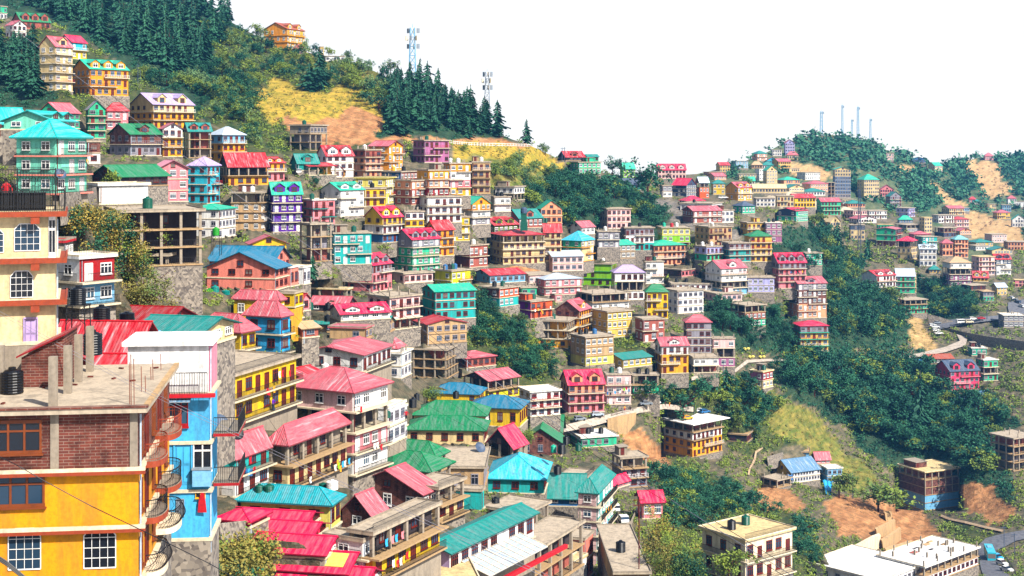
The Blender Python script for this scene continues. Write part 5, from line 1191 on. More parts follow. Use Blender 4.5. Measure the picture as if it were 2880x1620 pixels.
# ------------------------------------------------------------ roads and paths laid on the slope
def strip(name, pts, mat, lift=.9965):
    b = MB(); P = [(at(a, b_, depth(a, b_)*lift), at(c, d, depth(c, d)*lift)) for a, b_, c, d in pts]; Q = []
    for (a, b_), (c, d) in zip(P, P[1:]):
        for k in range(6): Q.append((a.lerp(c, k/6), b_.lerp(d, k/6)))
    Q.append(P[-1])
    for (a, b_), (c, d) in zip(Q, Q[1:]): b.poly([a, c, d, b_], mat)
    return struct(b.build(name))
def groundmat(name, a, c):
    m, nt, b = newmat(name); v = vary(nt, a, c, 0, .8); nt.links.new(v.outputs[0], b.inputs['Base Color']); b.inputs['Roughness'].default_value = .9; b.inputs['Specular IOR Level'].default_value = .15; return m
asph = groundmat('asphalt', (.055,.055,.065), (.10,.10,.11)); dust = groundmat('dusty_track', (.17,.115,.07), (.30,.21,.13)); cem = groundmat('cement_lane', (.18,.15,.12), (.30,.25,.20))
for n_, m_, P_ in ROADS: strip(n_, P_, dict(asph=asph, dust=dust, cem=cem)[m_])
# ------------------------------------------------------------ walls and fences
def wallpx(t, top, bot, mat, label, th=.7, Yf=.998):
    b = MB(); m = wallmat(mat); T, B = [], []
    for (x, y), (x2, y2) in zip(top, bot):
        d = depth(tx(t, x2), ty(t, y2))*Yf; T.append(at(tx(t, x), ty(t, y), d)); B.append(at(tx(t, x2), ty(t, y2), d)-Vector((0,0,1.5)))
    k = Vector((0, th, 0))
    for i in range(len(T)-1):
        b.poly([B[i], B[i+1], T[i+1], T[i]], m); b.poly([T[i], T[i+1], T[i+1]+k, T[i]+k], m); b.poly([B[i+1]+k, B[i]+k, T[i]+k, T[i+1]+k], m)
    b.poly([B[0]+k, B[0], T[0], T[0]+k], m); b.poly([B[-1], B[-1]+k, T[-1]+k, T[-1]], m)
    return tag(b.build('retaining_wall'), label, 'wall', 'retaining walls')
wallpx('C', [(600,985),(780,965),(985,910)], [(610,1190),(800,1150),(1000,1060)], 'stone', 'mossy stone wall rising beside the mint villa', 1)
wallpx('Q', [(-40,640),(60,615),(150,596),(250,575)], [(-40,700),(60,740),(150,750),(240,640)], 'tan', 'curved pale concrete wall carrying the lane above the dirt track')
wallpx('Q', [(1565,1020),(1640,1000),(1728,975)], [(1580,1100),(1650,1095),(1730,1040)], 'stone', 'stone wall corner behind the schoolhouse')
wallpx('V', [(320,405),(560,405),(760,402)], [(330,455),(560,450),(760,440)], 'stone', 'long stone wall under the upper lane')
wallpx('V', [(1640,735),(1830,785),(2180,705)], [(1650,790),(1835,850),(2180,770)], 'sblu', 'blue-grey wall round the hot pink house')
wallpx('R', [(665,462),(705,455)], [(675,505),(712,498)], 'tan', 'topmost block of the stepped concrete landslide wall', 2)
wallpx('R', [(615,555),(650,540),(725,502)], [(625,600),(660,592),(725,560)], 'tan', 'upper tier of the stepped concrete landslide wall', 2)
wallpx('R', [(650,620),(700,590),(756,548)], [(660,670),(705,650),(758,608)], 'tan', 'middle tier of the stepped concrete landslide wall', 2)
wallpx('R', [(500,655),(600,600),(640,585)], [(500,700),(600,672),(640,655)], 'wcream', 'white buttressed wall below the landslide', 2)
wallpx('R', [(670,668),(825,625)], [(680,700),(826,660)], 'tan', 'lowest long concrete wall behind the unfinished hotel', 2)
wallpx('R', [(430,730),(515,680)], [(440,775),(516,720)], 'tan', 'short concrete wall left of the unfinished hotel', 1)
wallpx('P', [(2130,880),(2170,960),(2270,900),(2340,740)], [(2130,960),(2175,1010),(2275,950),(2345,800)], 'conc', 'curved grey wall beside the two white cars in the alley', .4)
wallpx('L', [(2140,935),(2200,930),(2465,900)], [(2140,1060),(2260,1090),(2480,1060)], 'stone', 'brick terrace wall above the bushes', .4)
wallpx('I', [(1000,905),(1100,880)], [(1000,1130),(1100,1120)], 'amber', 'mustard wall beside the azure house', 1)
wallpx('S', [(1480,1235),(1680,1285),(1870,1325),(2100,1365),(2580,1430)], [(1490,1250),(1690,1310),(1880,1420),(2100,1480),(2580,1540)], 'stone', 'long stone road wall at the right picture edge', 1)
wallpx('S', [(1285,1065),(1450,1105),(1620,1160)], [(1300,1210),(1440,1200),(1600,1172)], 'stone', 'stone wall where the road enters by the mint house', 1)
fr = MB(); fm = plain('white', .6)
FP = [gpos(tx('E', x), ty('E', y)) for x, y in ((235,88),(330,100),(450,108),(600,112),(760,116),(900,118),(1040,122))]
for a, b_ in zip(FP, FP[1:]):
    for z in (.5, 1.3): fr.bar(a+Vector((0,0,z)), b_+Vector((0,0,z)), .12, fm)
    for k in range(5): q = a.lerp(b_, k/5); fr.bar(q-Vector((0,0,.5)), q+Vector((0,0,1.5)), .14, fm)
tag(fr.build('fence'), 'long white railing along the road under the ridge conifers', 'fence')
def rails(t, pts, label, h=1.1, c='steel', step=2.2):
    b = MB(); m = plain(c, .5); P = [at(tx(t, x), ty(t, y), depth(tx(t, x), ty(t, y))*.997) for x, y in pts]
    for a, c_ in zip(P, P[1:]):
        n = max(1, int((c_-a).length/step))
        for k in range(n+1): q = a.lerp(c_, k/n); b.bar(q-Vector((0,0,.3)), q+Vector((0,0,h)), .06, m)
        for z in (.55, 1.05): b.bar(a+Vector((0,0,h*z*.95)), c_+Vector((0,0,h*z*.95)), .05, m)
    tag(b.build('railing'), label, 'railing')
rails('Q', [(0,620),(110,590),(215,570),(380,545)], 'dark post railing along the lane with people', 1.1, 'dark')
rails('V', [(330,400),(560,400),(760,405),(1000,420)], 'pale roadside rail below the butter house', .9, 'wcream')
rails('R', [(1320,680),(1350,720),(1390,780),(1410,810)], 'dark crash rail beside the parked cars on the curve', .9, 'dark')
rails('U', [(1400,1075),(1600,1040),(1800,1025)], 'pale rail under the storey on pillars', .9, 'wcream')
# ------------------------------------------------------------ masts, poles, cables
def mast(x, ytop, ybase, wpx, col, label, panels=0, Yf=1.02, name='telecom_mast'):
    d = depth(x, ybase)*Yf; o = at(x, ybase, d); H = (ybase-ytop)/F*d; w0 = wpx/F*d/2; b = MB(); m = plain(col, .4); n = max(6, int(H/(w0*2.2)))
    Pz = lambda i, k: Vector(((w0*(1-.45*i/n))*(1 if k in (0,3) else -1), (w0*(1-.45*i/n))*(1 if k in (0,1) else -1), H*i/n)); r = max(.05, w0*.075)
    for k in range(4):
        b.bar(Pz(0,k)-Vector((0,0,8)), Pz(n,k), r*1.3, m)
        for i in range(n):
            b.bar(Pz(i,k), Pz(i+1,(k+1)%4), r*.7, m, 3); b.bar(Pz(i,(k+1)%4), Pz(i+1,k), r*.7, m, 3); b.bar(Pz(i,k), Pz(i,(k+1)%4), r*.8, m, 3)
    t = b.build(name, None, loc=o); tag(t, label, 'mast', 'lattice masts')
    s = MB(); s.bar((0,0,H),(0,0,H*1.06),r,m); s.build('lightning_rod', t)
    for j in range(panels):
        q = MB(); th = j*1.05+.3; z = H*(.95-.14*(j//3)); q.box(-w0*.35,-w0*.2,-1.1,w0*.35,w0*.2,1.1,plain('wcream' if j % 2 else 'steel', .5)); a = q.build('antenna_panel', t, loc=(w0*1.5*math.cos(th), w0*1.5*math.sin(th), z)); a.rotation_euler = (0,0,th)
mast(1160,78,235,22,'pblue','tall lattice telecom mast with antenna drums above the ridge conifers',9)
mast(1370,202,335,17,'steel','shorter lattice telecom mast right of the tall one',9)
for x, yt_, yb, w_, l in ((2310,313,402,9,'leftmost thin mast on the far hilltop'),(2369,295,400,6,'tall needle mast on the far hilltop, left of the pair'),(2396,336,402,6,'short mast between the needle masts on the far hilltop'),(2413,300,402,7,'tall mast right of the short one on the far hilltop'),(2448,334,408,6,'rightmost thin mast on the far hilltop')): mast(x, yt_, yb, w_, 'pblue', l, 2)
mast(2417,532,700,9,'sla','dark steel lattice pole standing before the far slope',0,.985)
def pole(x, ytop, ybase, label, arms=1, Y=None, col='sla'):
    d = Y or depth(x, ybase)*.997; o = at(x, ybase, d); H = (ybase-ytop)/F*d; b = MB(); m = plain(col, .6); r = max(.09, .00022*d); b.bar((0,0,-2),(0,0,H),r,m,6); t = b.build('utility_pole', None, loc=o); tag(t, label, 'pole', 'utility poles')
    for j in range(arms):
        q = MB(); q.box(-.9,-.06,H-.5-j*.8,.9,.06,H-.38-j*.8,m); q.build('crossarm', t)
for a in ((388,180,232,'left one of two slim poles beside the orange house',0),(394,195,228,'right one of two slim poles beside the orange house',0),(1581,415,452,'left pole on the skyline beside the red dormer house',1),(1588,414,452,'right pole on the skyline beside the red dormer house',1),(1952,1090,1150,'grey pole above the parked silver cars',2),(2034,1015,1060,'pole beside the half-built house',1),(2300,950,1030,'pole on the dark bank beside the upper lane',1),(2776,870,897,'pole by the far road',1),(2398,1330,1400,'dark pole on the grassy spur right of the schoolhouse',0),(2824,1480,1540,'dark pole standing on the bus road curve',1),(2853,1500,1560,'second pole beyond the bus road curve',1),(1658,1010,1130,'slim pole in front of the pink house by the lane',1),(2485,990,1035,'pole among the ravine trees under the lane',1),(263,170,205,'slim pole in the forest above the orange house',0)): pole(*a)
pole(1797,1398,1585,'tall rust-brown pole rising from the long flat roof',2,215,'brown')
def cable(pts, Ys, r, col, label, grp):
    P = []
    for i in range(len(pts)-1):
        for k in range(4):
            u = k/4; x = pts[i][0]*(1-u)+pts[i+1][0]*u; y = pts[i][1]*(1-u)+pts[i+1][1]*u; iY = (1/Ys[i])*(1-u)+u/Ys[i+1]; P.append(at(x, y, 1/iY))
    P.append(at(*pts[-1], Ys[-1])); b = MB(); b.tube(P, r, plain(col, .5), 5); tag(b.build('power_cable', smooth=True), label, 'cable', grp)
M_ = [(-60,6),(0,50),(150,165),(300,278),(472,405),(600,499),(741,603),(890,708),(1040,818),(1160,906),(1278,993),(1400,1077),(1600,1216),(1800,1350),(2000,1478),(2230,1620)]
YM = [190-110*i/15 for i in range(16)]
for k, l in ((0,'lowest of three overhead cables crossing the whole hillside'),(15,'middle of three overhead cables crossing the whole hillside')): cable([(x, y+15-k) for x, y in M_], YM, .02, 'gry' if k else 'dark', l, 'long overhead cables')
cable([(x+4, y-16) for x, y in M_], YM, .02, 'dark', 'uppermost of three overhead cables crossing the whole hillside', 'long overhead cables')
L_ = [(-60,850),(0,885),(180,982),(360,1080),(540,1166),(720,1252),(900,1338),(1080,1418),(1280,1510),(1531,1622),(1640,1668)]; YL = [86-28*i/10 for i in range(11)]
for k, l in ((0,'lower of two pale cables sagging over the near roofs'),(9,'upper of two pale cables sagging over the near roofs')): cable([(x, y-k) for x, y in L_], YL, .011, 'gry', l, 'pale cables over the near roofs')
cable([(-40,1262),(0,1285),(53,1311),(120,1350),(260,1425),(433,1508),(587,1584),(660,1625)], [62,61,60,60,60,62,64,66], .02, 'black', 'sagging black cable in front of the yellow house', 'black cables')
for k in range(3): cable([(-30,1548+k*6),(20,1580+k*5),(80,1630+k*5)], [48,48,48], .03, 'black', 'thick black cable bundle at the bottom left corner', 'black cables')
# ------------------------------------------------------------ tanks on roofs and stands
def tank_at(t, x0, x1, ytop, ybase, c, label, host=None, dy=0, Y=None):
    Y = Y or (HS[host]['Y']+dy); s = (tx(t, x1)-tx(t, x0))*Y/F/1.32; hh = (ty(t, ybase)-ty(t, ytop))*Y/F/1.55
    o = tank(at(tx(t, (x0+x1)/2), ty(t, ybase), Y), c, label, s); o.scale = (s, s, hh); return o
def stand(t, x0, x1, ytop, ybase, Y, label):
    p = at(tx(t, (x0+x1)/2), ty(t, ybase), Y); w_ = (tx(t, x1)-tx(t, x0))*Y/F/2; H = (ty(t, ybase)-ty(t, ytop))*Y/F; b = MB(); m = plain('dark', .6)
    for sx, sy in ((1,1),(1,-1),(-1,-1),(-1,1)): b.bar((sx*w_,sy*w_,-.8),(sx*w_*.9,sy*w_*.9,H),.05,m)
    for z in (.25, .6, .97): 
        for (ax, ay), (bx, by) in zip(((1,1),(1,-1),(-1,-1),(-1,1)), ((1,-1),(-1,-1),(-1,1),(1,1))): b.bar((ax*w_,ay*w_,z*H),(bx*w_,by*w_,z*H),.035,m)
    b.bar((w_,-w_,0),(-w_,-w_,H),.025,m); b.bar((-w_,-w_,0),(w_,-w_,H),.025,m); b.box(-w_,-w_,H,w_,w_,H+.05,m)
    tag(b.build('tank_stand', None, loc=p), label, 'tank stand', 'steel tank stands')
TK = '''I|1147 1222 812 898|dgreen|dark green tank on the terrace beside the low stacked salmon roofs|low shed with stacked salmon roofs|-12
I|1340 1403 820 900|black|tall black tank behind the long teal shed roof|long tan building with teal roof and arched windows|12
I|1386 1450 842 912|black|short black tank in front of the tall black one|long tan building with teal roof and arched windows|10
I|1440 1528 828 910|dgreen|green tank rightmost of the three behind the teal shed roof|long tan building with teal roof and arched windows|11
I|1328 1400 945 1015|black|black tank standing on the long teal shed roof|long tan building with teal roof and arched windows|-1
I|1394 1455 948 1018|teal|teal tank standing on the long teal shed roof|long tan building with teal roof and arched windows|-1
J|1950 2058 942 1055|black|dark blue-black tank left of the salmon hip roofs|azure blue house with faded red hip roof|6
J|2066 2150 895 997|green|bright green tank behind the salmon hip roofs|azure blue house with faded red hip roof|8
J|2122 2206 865 962|teal|teal tank right of the bright green tank|azure blue house with faded red hip roof|10
J|2230 2315 914 962|teal|low teal tank on the ridge of the salmon roof|azure blue house with faded red hip roof|9
N|560 650 518 650|dgreen|left one of two big green tanks on the turquoise hip roof|pale yellow house with turquoise hip roof and tanks|3
N|650 756 518 652|dgreen|right one of two big green tanks on the turquoise hip roof|pale yellow house with turquoise hip roof and tanks|3
N|832 915 436 522|emer|emerald tank behind the turquoise hip roof|pale yellow house with turquoise hip roof and tanks|14
N|1202 1296 508 572|dgreen|green tank beside the white one behind the turquoise roof|pale yellow house with turquoise hip roof and tanks|13
N|1280 1400 480 578|white|round white tank behind the turquoise hip roof|pale yellow house with turquoise hip roof and tanks|12
N|1670 1760 290 396|black|black tank left of the front emerald hip roof|open terrace under front emerald hip roof|-2
O|250 330 416 522|black|black tank behind the long emerald roof's left end|rear house under upper emerald hip roof|10
O|300 358 376 452|black|blue-black tank farther left behind the emerald roof|rear house under upper emerald hip roof|16
O|692 755 352 432|black|black tank before the plain teal-blue roof|rear house under plain teal-blue roof|-8
O|1460 1526 572 660|green|green tank in a steel cage on the stepped emerald roof|brick house with stepped emerald roof and green tank|2
O|1676 1735 896 972|tqs|turquoise tank on the mint-green roof above the alley row|tall turquoise balcony row falling down to the alley|14
O|1746 1830 880 986|black|large black tank on the mint-green roof|tall turquoise balcony row falling down to the alley|13
O|1800 1866 802 892|black|black tank at the back of the mint-green roof|tall turquoise balcony row falling down to the alley|22
O|1924 1990 876 956|dgreen|dark green tank right of the mint-green roof|tall turquoise balcony row falling down to the alley|20
O|1705 1786 1098 1192|black|black tank on a bracket beside the cyan pyramid roof|turquoise house with large cyan pyramid roof|-3
P|866 950 650 738|black|black tank with green lid on the dusty slab by the teal gable|upper concrete slab on pillars beside blue wall|6
M|1230 1308 432 512|white|white tank before the broad salmon gable|white house with broad salmon gable facing us|-6
M|1858 1928 908 982|dgreen|dark green tank behind the balcony of the red hip house|white house with weathered red hip roof and open storey|14
M|2110 2190 780 880|black|black tank at the foot of the slim white stair house|slim white stair house beside green roof|-6
E|1160 1188 830 886|dgreen|left of two green tanks in a red frame on the cream end block|cream four-storey end block with pale red gabled roof|4
E|1188 1216 830 886|dgreen|right of two green tanks in a red frame on the cream end block|cream four-storey end block with pale red gabled roof|4'''
for l in TK.split('\n'):
    t, g, c, lab, host, dy = l.split('|'); tank_at(t, *map(float, g.split()), c, lab, host, float(dy))
tank_at('J',706,864,868,1062,'black','big black tank on a tall steel stand before the crimson roof',Y=114); stand('J',690,885,1064,1250,114,'tall steel stand under the big black tank')
tank_at('J',934,1110,1062,1228,'black','large grey-black tank right of the tank stand',Y=122); tank_at('J',1200,1355,1130,1226,'black','low wide black tank on the crimson roof',Y=124)
tank_at('K',838,1030,240,490,'black','tall black tank before the bright red corrugated roof',Y=104); tank_at('K',200,405,440,612,'black','black tank half hidden behind the grey roof pillars',Y=97)
tank_at('C',1400,1482,992,1085,'teal','dark teal tank on the roof slab of the concrete frame',Y=256)
tank_at('I',204,276,66,152,'green','bright green tank on a tall stand above the teal-blue roof',Y=236); stand('I',200,288,152,305,236,'tall thin stand under the bright green tank')
b = MB(); b.lathe([(0,0),(.5,0),(.52,.1),(.5,.2),(.52,.4),(.5,.6),(.52,.8),(.5,1.2),(.52,1.5),(.48,1.8),(0,1.82)], plain('pblue', .4), 16); o = b.build('water_tank', None, True, at(tx('J',1425), ty('J',1400), 128)); o.rotation_euler = (0, R_(80), R_(-8)); tag(o, 'pale blue tank lying on its side under the teal canopy', 'water tank')
p = at(tx('E',978), ty('E',960), HS['large cream four-storey block with crimson hip roof and open top']['Y']+4); b = MB(); m = plain('dgreen', .5)
b.box(-1.4,-1.4,0,1.4,1.4,3.2,m); b.box(-1.1,-1.1,3.2,1.1,1.1,6.4,m); b.box(-1.3,-1.3,6.4,1.3,1.3,6.6,m); t_ = b.build('tank_tower', None, loc=p); tag(t_, 'dark green sheet-clad tank tower on the crimson roof', 'tank tower')
b = MB(); b.lathe([(0,0),(1.2,0),(1.25,.3),(1.2,1.8),(.8,2.2),(0,2.3)], plain('sla', .5), 12); b.build('drum', t_, True, (0,0,6.6))
# ------------------------------------------------------------ vehicles
CARM = {}
def car_parts(col, style):
    k = (col, style)
    if k in CARM: return CARM[k]
    pm = plain(col, .25); gm = glassmat(); dk = plain('black', .6); L, Wd = (3.8, 1.62) if style != 'jeep' else (4.2, 1.75)
    if style == 'hatch': pr = [(-1.9,.35),(-1.9,.78),(-1.72,.92),(-1.55,1.42),(-1.25,1.52),(.25,1.5),(.95,1.0),(1.7,.85),(1.9,.68),(1.9,.35)]; cab = [(-1.48,.98),(-1.38,1.4),(.2,1.42),(.78,1.0)]
    elif style == 'sedan': pr = [(-2.0,.35),(-2.0,.85),(-1.35,.95),(-.85,1.42),(.3,1.42),(1.0,.98),(1.8,.85),(2.0,.65),(2.0,.35)]; cab = [(-1.2,.97),(-.8,1.36),(.25,1.36),(.85,.98)]
    elif style == 'jeep': pr = [(-2.1,.45),(-2.1,1.75),(-2.0,1.82),(.5,1.82),(.95,1.15),(2.0,1.05),(2.1,.8),(2.1,.45)]; cab = [(-1.95,1.15),(-1.95,1.7),(.45,1.7),(.82,1.15)]
    else: pr = [(-2.6,.4),(-2.6,2.05),(-2.4,2.2),(1.5,2.15),(2.2,1.3),(2.6,1.0),(2.6,.4)]; cab = [(-2.45,1.25),(-2.45,1.95),(1.4,1.95),(1.95,1.3)]; Wd = 1.9
    b = MB(); h = Wd/2; n = len(pr)
    for s in (-1, 1):
        f = [(x, s*h, z) for x, z in pr]; b.poly(f if s < 0 else f[::-1], pm)
    for i in range(n):
        (x0,z0),(x1,z1) = pr[i], pr[(i+1)%n]; gl = z0 > .9 and abs(z1-z0) > .25; b.poly([(x1,-h,z1),(x0,-h,z0),(x0,h,z0),(x1,h,z1)][::-1], gm if gl else pm)
    body = b.mesh('car_body'); q = MB()
    for s in (-1, 1): f = [(x, s*(h+.012), z) for x, z in cab]; q.poly(f if s < 0 else f[::-1], gm)
    win = q.mesh('side_window'); wl = MB(); wl.lathe([(0,-.1),(.3,-.1),(.32,0),(.3,.1),(.18,.11),(0,.11)], dk, 12); wh = wl.mesh('wheel')
    hl = MB(); hl.box(-.03,-.16,-.08,.03,.16,.08,plain('white', .2)); CARM[k] = (body, win, wh, hl.mesh('headlight'), max(p[0] for p in pr), h); return CARM[k]
def car(loc, rz, col, style, label, grp, nm='parked_car', cat='car', sc=1):
    body, win, wh, hl, L, h = car_parts(col, style); o = link(nm, body, None, loc, rz, (sc, sc, sc)); tag(o, label, cat, grp); link('side_window', win, o)
    for x in (-L*.62, L*.62):
        for s in (-1, 1): w_ = link('wheel', wh, o, (x, s*(h-.08), .32)); w_.rotation_euler = (R_(90), 0, 0)
    for s in (-1, 1): link('headlight', hl, o, (L, s*(h-.28), .72))
    return o
def carpx(t, x, y, rz, col, style, label, grp, **k): return car(at(tx(t, x), ty(t, y), depth(tx(t, x), ty(t, y))*.995), R_(rz), col, style, label, grp, **k)
carpx('U',920,1358,10,'steel','sedan','silver car parked under the mint house, left of two','cars under the mint house')
carpx('U',1005,1345,10,'white','hatch','white car parked under the mint house, right of two','cars under the mint house')
carpx('O',1970,655,25,'steel','hatch','silver hatchback driving up the lane below the pink house','cars on the lane')
carpx('O',2150,610,12,'pgry','hatch','grey hatchback parked on the lane at the wall foot','cars on the lane')
carpx('D',860,672,100,'white','hatch','white car parked under the red-roofed carport','cars')
carpx('P',2108,790,95,'white','hatch','white car squeezed at the alley bend, upper of two','cars in the alley'); carpx('P',2190,905,100,'white','hatch','white car in the alley bend, lower of two','cars in the alley')
pk = HS['house with cars parked on its white roof']; zp = pk['base'].z+pk['H']+.29
def roofcar(x, y, rz, col, st, label): car(on_level(tx('Q', x), ty('Q', y), zp), R_(rz), col, st, label, 'cars on the flat roof')
roofcar(662,622,62,'white','jeep','white jeep parked on the flat roof'); roofcar(762,645,28,'amber','hatch','yellow car parked on the flat roof'); roofcar(836,556,35,'white','hatch','white car at the far left edge of the roof row'); roofcar(882,568,32,'white','hatch','white car in the middle of the roof row'); roofcar(938,580,28,'blu','hatch','dark blue car parked on the flat roof')
for i, (x, c) in enumerate(((520,'black'),(554,'black'),(588,'teal'),(622,'black'))): tank(on_level(tx('Q', x), ty('Q', 618), zp), c, ('leftmost black tank on the roof with cars','second black tank on the roof with cars','teal tank on the roof with cars','black tank behind the white jeep on the roof')[i], 1.35)
for t, x, y, rz, c, st, l in (('S',1410,1195,15,'steel','sedan','silver car alone at the road junction'),('S',1350,1228,15,'white','hatch','white car at the top of the roadside parking row'),('S',1385,1250,12,'white','sedan','second white car of the roadside parking row'),('S',1395,1295,12,'white','hatch','third white car of the roadside parking row'),('S',1432,1335,8,'white','sedan','nearest white car of the roadside parking row'),('S',1890,1142,8,'white','hatch','white car behind the minibus on the far road'),('S',2000,1135,6,'red','sedan','red car on the far road'),('S',2395,860,120,'white','hatch','white car at the top of the bend at right'),('S',2450,890,120,'steel','hatch','silver car on the bend at right'),('S',2490,915,115,'sla','hatch','slate car on the bend at right'),('S',2540,970,110,'white','hatch','white car low on the bend at right'),('H',1090,88,10,'white','hatch','white car by the amber house, left of two'),('H',1135,86,10,'white','hatch','white car by the amber house, right of two'),('G',30,790,10,'white','hatch','white car left in the bright car park'),('G',110,800,10,'steel','hatch','grey car in the bright car park'),('G',180,835,10,'white','hatch','white car low in the bright car park'),('G',75,838,10,'sla','hatch','dark car low in the bright car park'),('R',1306,722,-70,'azure','hatch','small blue car parked inside the road curve'),('R',1330,755,-65,'white','hatch','upper white car parked inside the road curve'),('R',1356,790,-60,'white','sedan','lower white car parked inside the road curve')): carpx(t, x, y, rz, c, st, l, 'cars beside the roads')
carpx('S',1735,1190,10,'white','van','white minibus standing on the far road','cars beside the roads', nm='minibus', cat='minibus')
carpx('S',1840,1186,10,'wcream','jeep','white box truck behind the minibus','cars beside the roads', nm='truck', cat='truck', sc=.95)
o = thing('bus', 'bright cyan bus driving round the road curve', 'bus', at(tx('R',1262), ty('R',718), depth(tx('R',1262), ty('R',718))*.994), R_(-102)); b = MB(); m = plain('cyan', .3); b.box(-4.8,-1.22,.5,4.8,1.22,3.1,m); b.build('body', o)
b = MB(); b.box(-4.6,-1.24,1.5,4.5,-1.221,2.55,glassmat()); b.box(-4.6,1.221,1.5,4.5,1.24,2.55,glassmat()); b.build('side_window', o); b = MB(); b.box(4.801,-1.1,1.3,4.82,1.1,2.7,glassmat()); b.build('windscreen', o)
b = MB(); b.box(-2.6,-.7,3.1,.2,.7,3.35,plain('pblue', .4)); b.build('roof_unit', o); wm = car_parts('white', 'hatch')[2]
for x in (-2.9, 3.2):
    for s in (-1.1, 1.1): link('wheel', wm, o, (x, s, .5), None, (1.5, 1.5, 1.5)).rotation_euler = (R_(90), 0, 0)
# ------------------------------------------------------------ people
def person(loc, rz, top, bottom, label, hair='black', skirt=False, arm=.15, s=1.0):
    SK = [((0,0,.92),.15,-1),((0,0,1.15),.13,0),((0,0,1.38),.15,1),((0,0,1.50),.055,2),((0,.01,1.60),.085,3),((0,0,1.70),.075,4)]
    for sx in (-1, 1): 
        k = len(SK); SK += [((sx*.10,0,.86),.10,0),((sx*.11,-.02*sx,.48),.062,k),((sx*.11,.03*sx,.08),.042,k+1),((sx*.12,-.12,.04),.035,k+2)]
        k = len(SK); SK += [((sx*.19,0,1.40),.062,2),((sx*(.22+arm),-.05,1.14),.043,k),((sx*(.20+arm*.5),-.2,.95),.033,k+1),((sx*(.2+arm*.4),-.27,.90),.034,k+2)]
    me = bpy.data.meshes.new('person'); me.from_pydata([p for p, r, q in SK], [(i, q) for i, (p, r, q) in enumerate(SK) if q >= 0], [])
    o = link('person', me); md = o.modifiers.new('skin', 'SKIN'); 
    for i, (p, r, q) in enumerate(SK): me.skin_vertices[0].data[i].radius = (r, r)
    me.skin_vertices[0].data[0].use_root = True; o.modifiers.new('sub', 'SUBSURF').levels = 1
    dg = bpy.context.evaluated_depsgraph_get(); me2 = bpy.data.meshes.new_from_object(o.evaluated_get(dg)); o.modifiers.clear(); o.data = me2
    for c in ('skin', top, bottom): me2.materials.append(plain(c, .8) if c != 'skin' else plain('rust', .6, .8))
    for f in me2.polygons:
        c = f.center; f.use_smooth = True; f.material_index = 0 if c.z > 1.49 or (abs(c.x) > .19 and c.z < 1.0 and c.y < -.1) else 1 if c.z > (.7 if skirt else .93) or abs(c.x) > .2 else 2
    o.location = loc; o.rotation_euler = (0,0,rz); o.scale = (s, s, s); tag(o, label, 'person')
    h = MB(); h.lathe([(.09,1.58),(.105,1.66),(.095,1.76),(.05,1.81),(0,1.82)], plain(hair, .8), 10, (0,.02,0)); h.build('hair', o, True)
    if skirt: q = MB(); q.lathe([(.26,.12),(.2,.6),(.15,.98)], plain(bottom, .9), 12); q.build('skirt', o, True)
def pp(t, x, y, *a, Y=None, **k): Y = Y or depth(tx(t, x), ty(t, y))*.997; person(at(tx(t, x), ty(t, y), Y), *a, **k)
pp('Q',132,560,.3,'amber','red','woman in yellow and red walking down the lane', skirt=True); pp('Q',190,562,.5,'dark','dark','person in dark clothes on the lane behind the woman in red')
pp('Q',540,515,2.5,'brown','dark','person in brown walking up the footpath'); pp('Q',582,515,2.6,'amber','rust','person in orange shawl on the footpath', skirt=True)
h_ = HS['long yellow two-storey row with brown doors']; s_, z_ = on_face(h_, 'R', tx('M',708), ty('M',880)); pq = h_['base']+Matrix.Rotation(h_['al'], 3, 'Z') @ Vector((s_, -.55, h_['H']-2*h_['fh']+.07)); person(pq, 1.2, 'purple', 'sla', 'woman in purple leaning on the lower balcony of the yellow row', skirt=True)
person(at(tx('C',868), ty('C',742), HS['big pale mint villa with cyan hip roof above terrace railing']['Y']+8), .4, 'amber', 'sla', 'person in yellow shirt on the mint villa balcony')
person(co.matrix_world.inverted() @ Vector((0,0,0)) if 0 else at(tx('C',62), ty('C',1118), 87), .9, 'red', 'dgreen', 'person in red shirt standing behind the iron railing')
pp('O',222,660,.2,'red','dark','person in red beside the slim white stair house', Y=214)
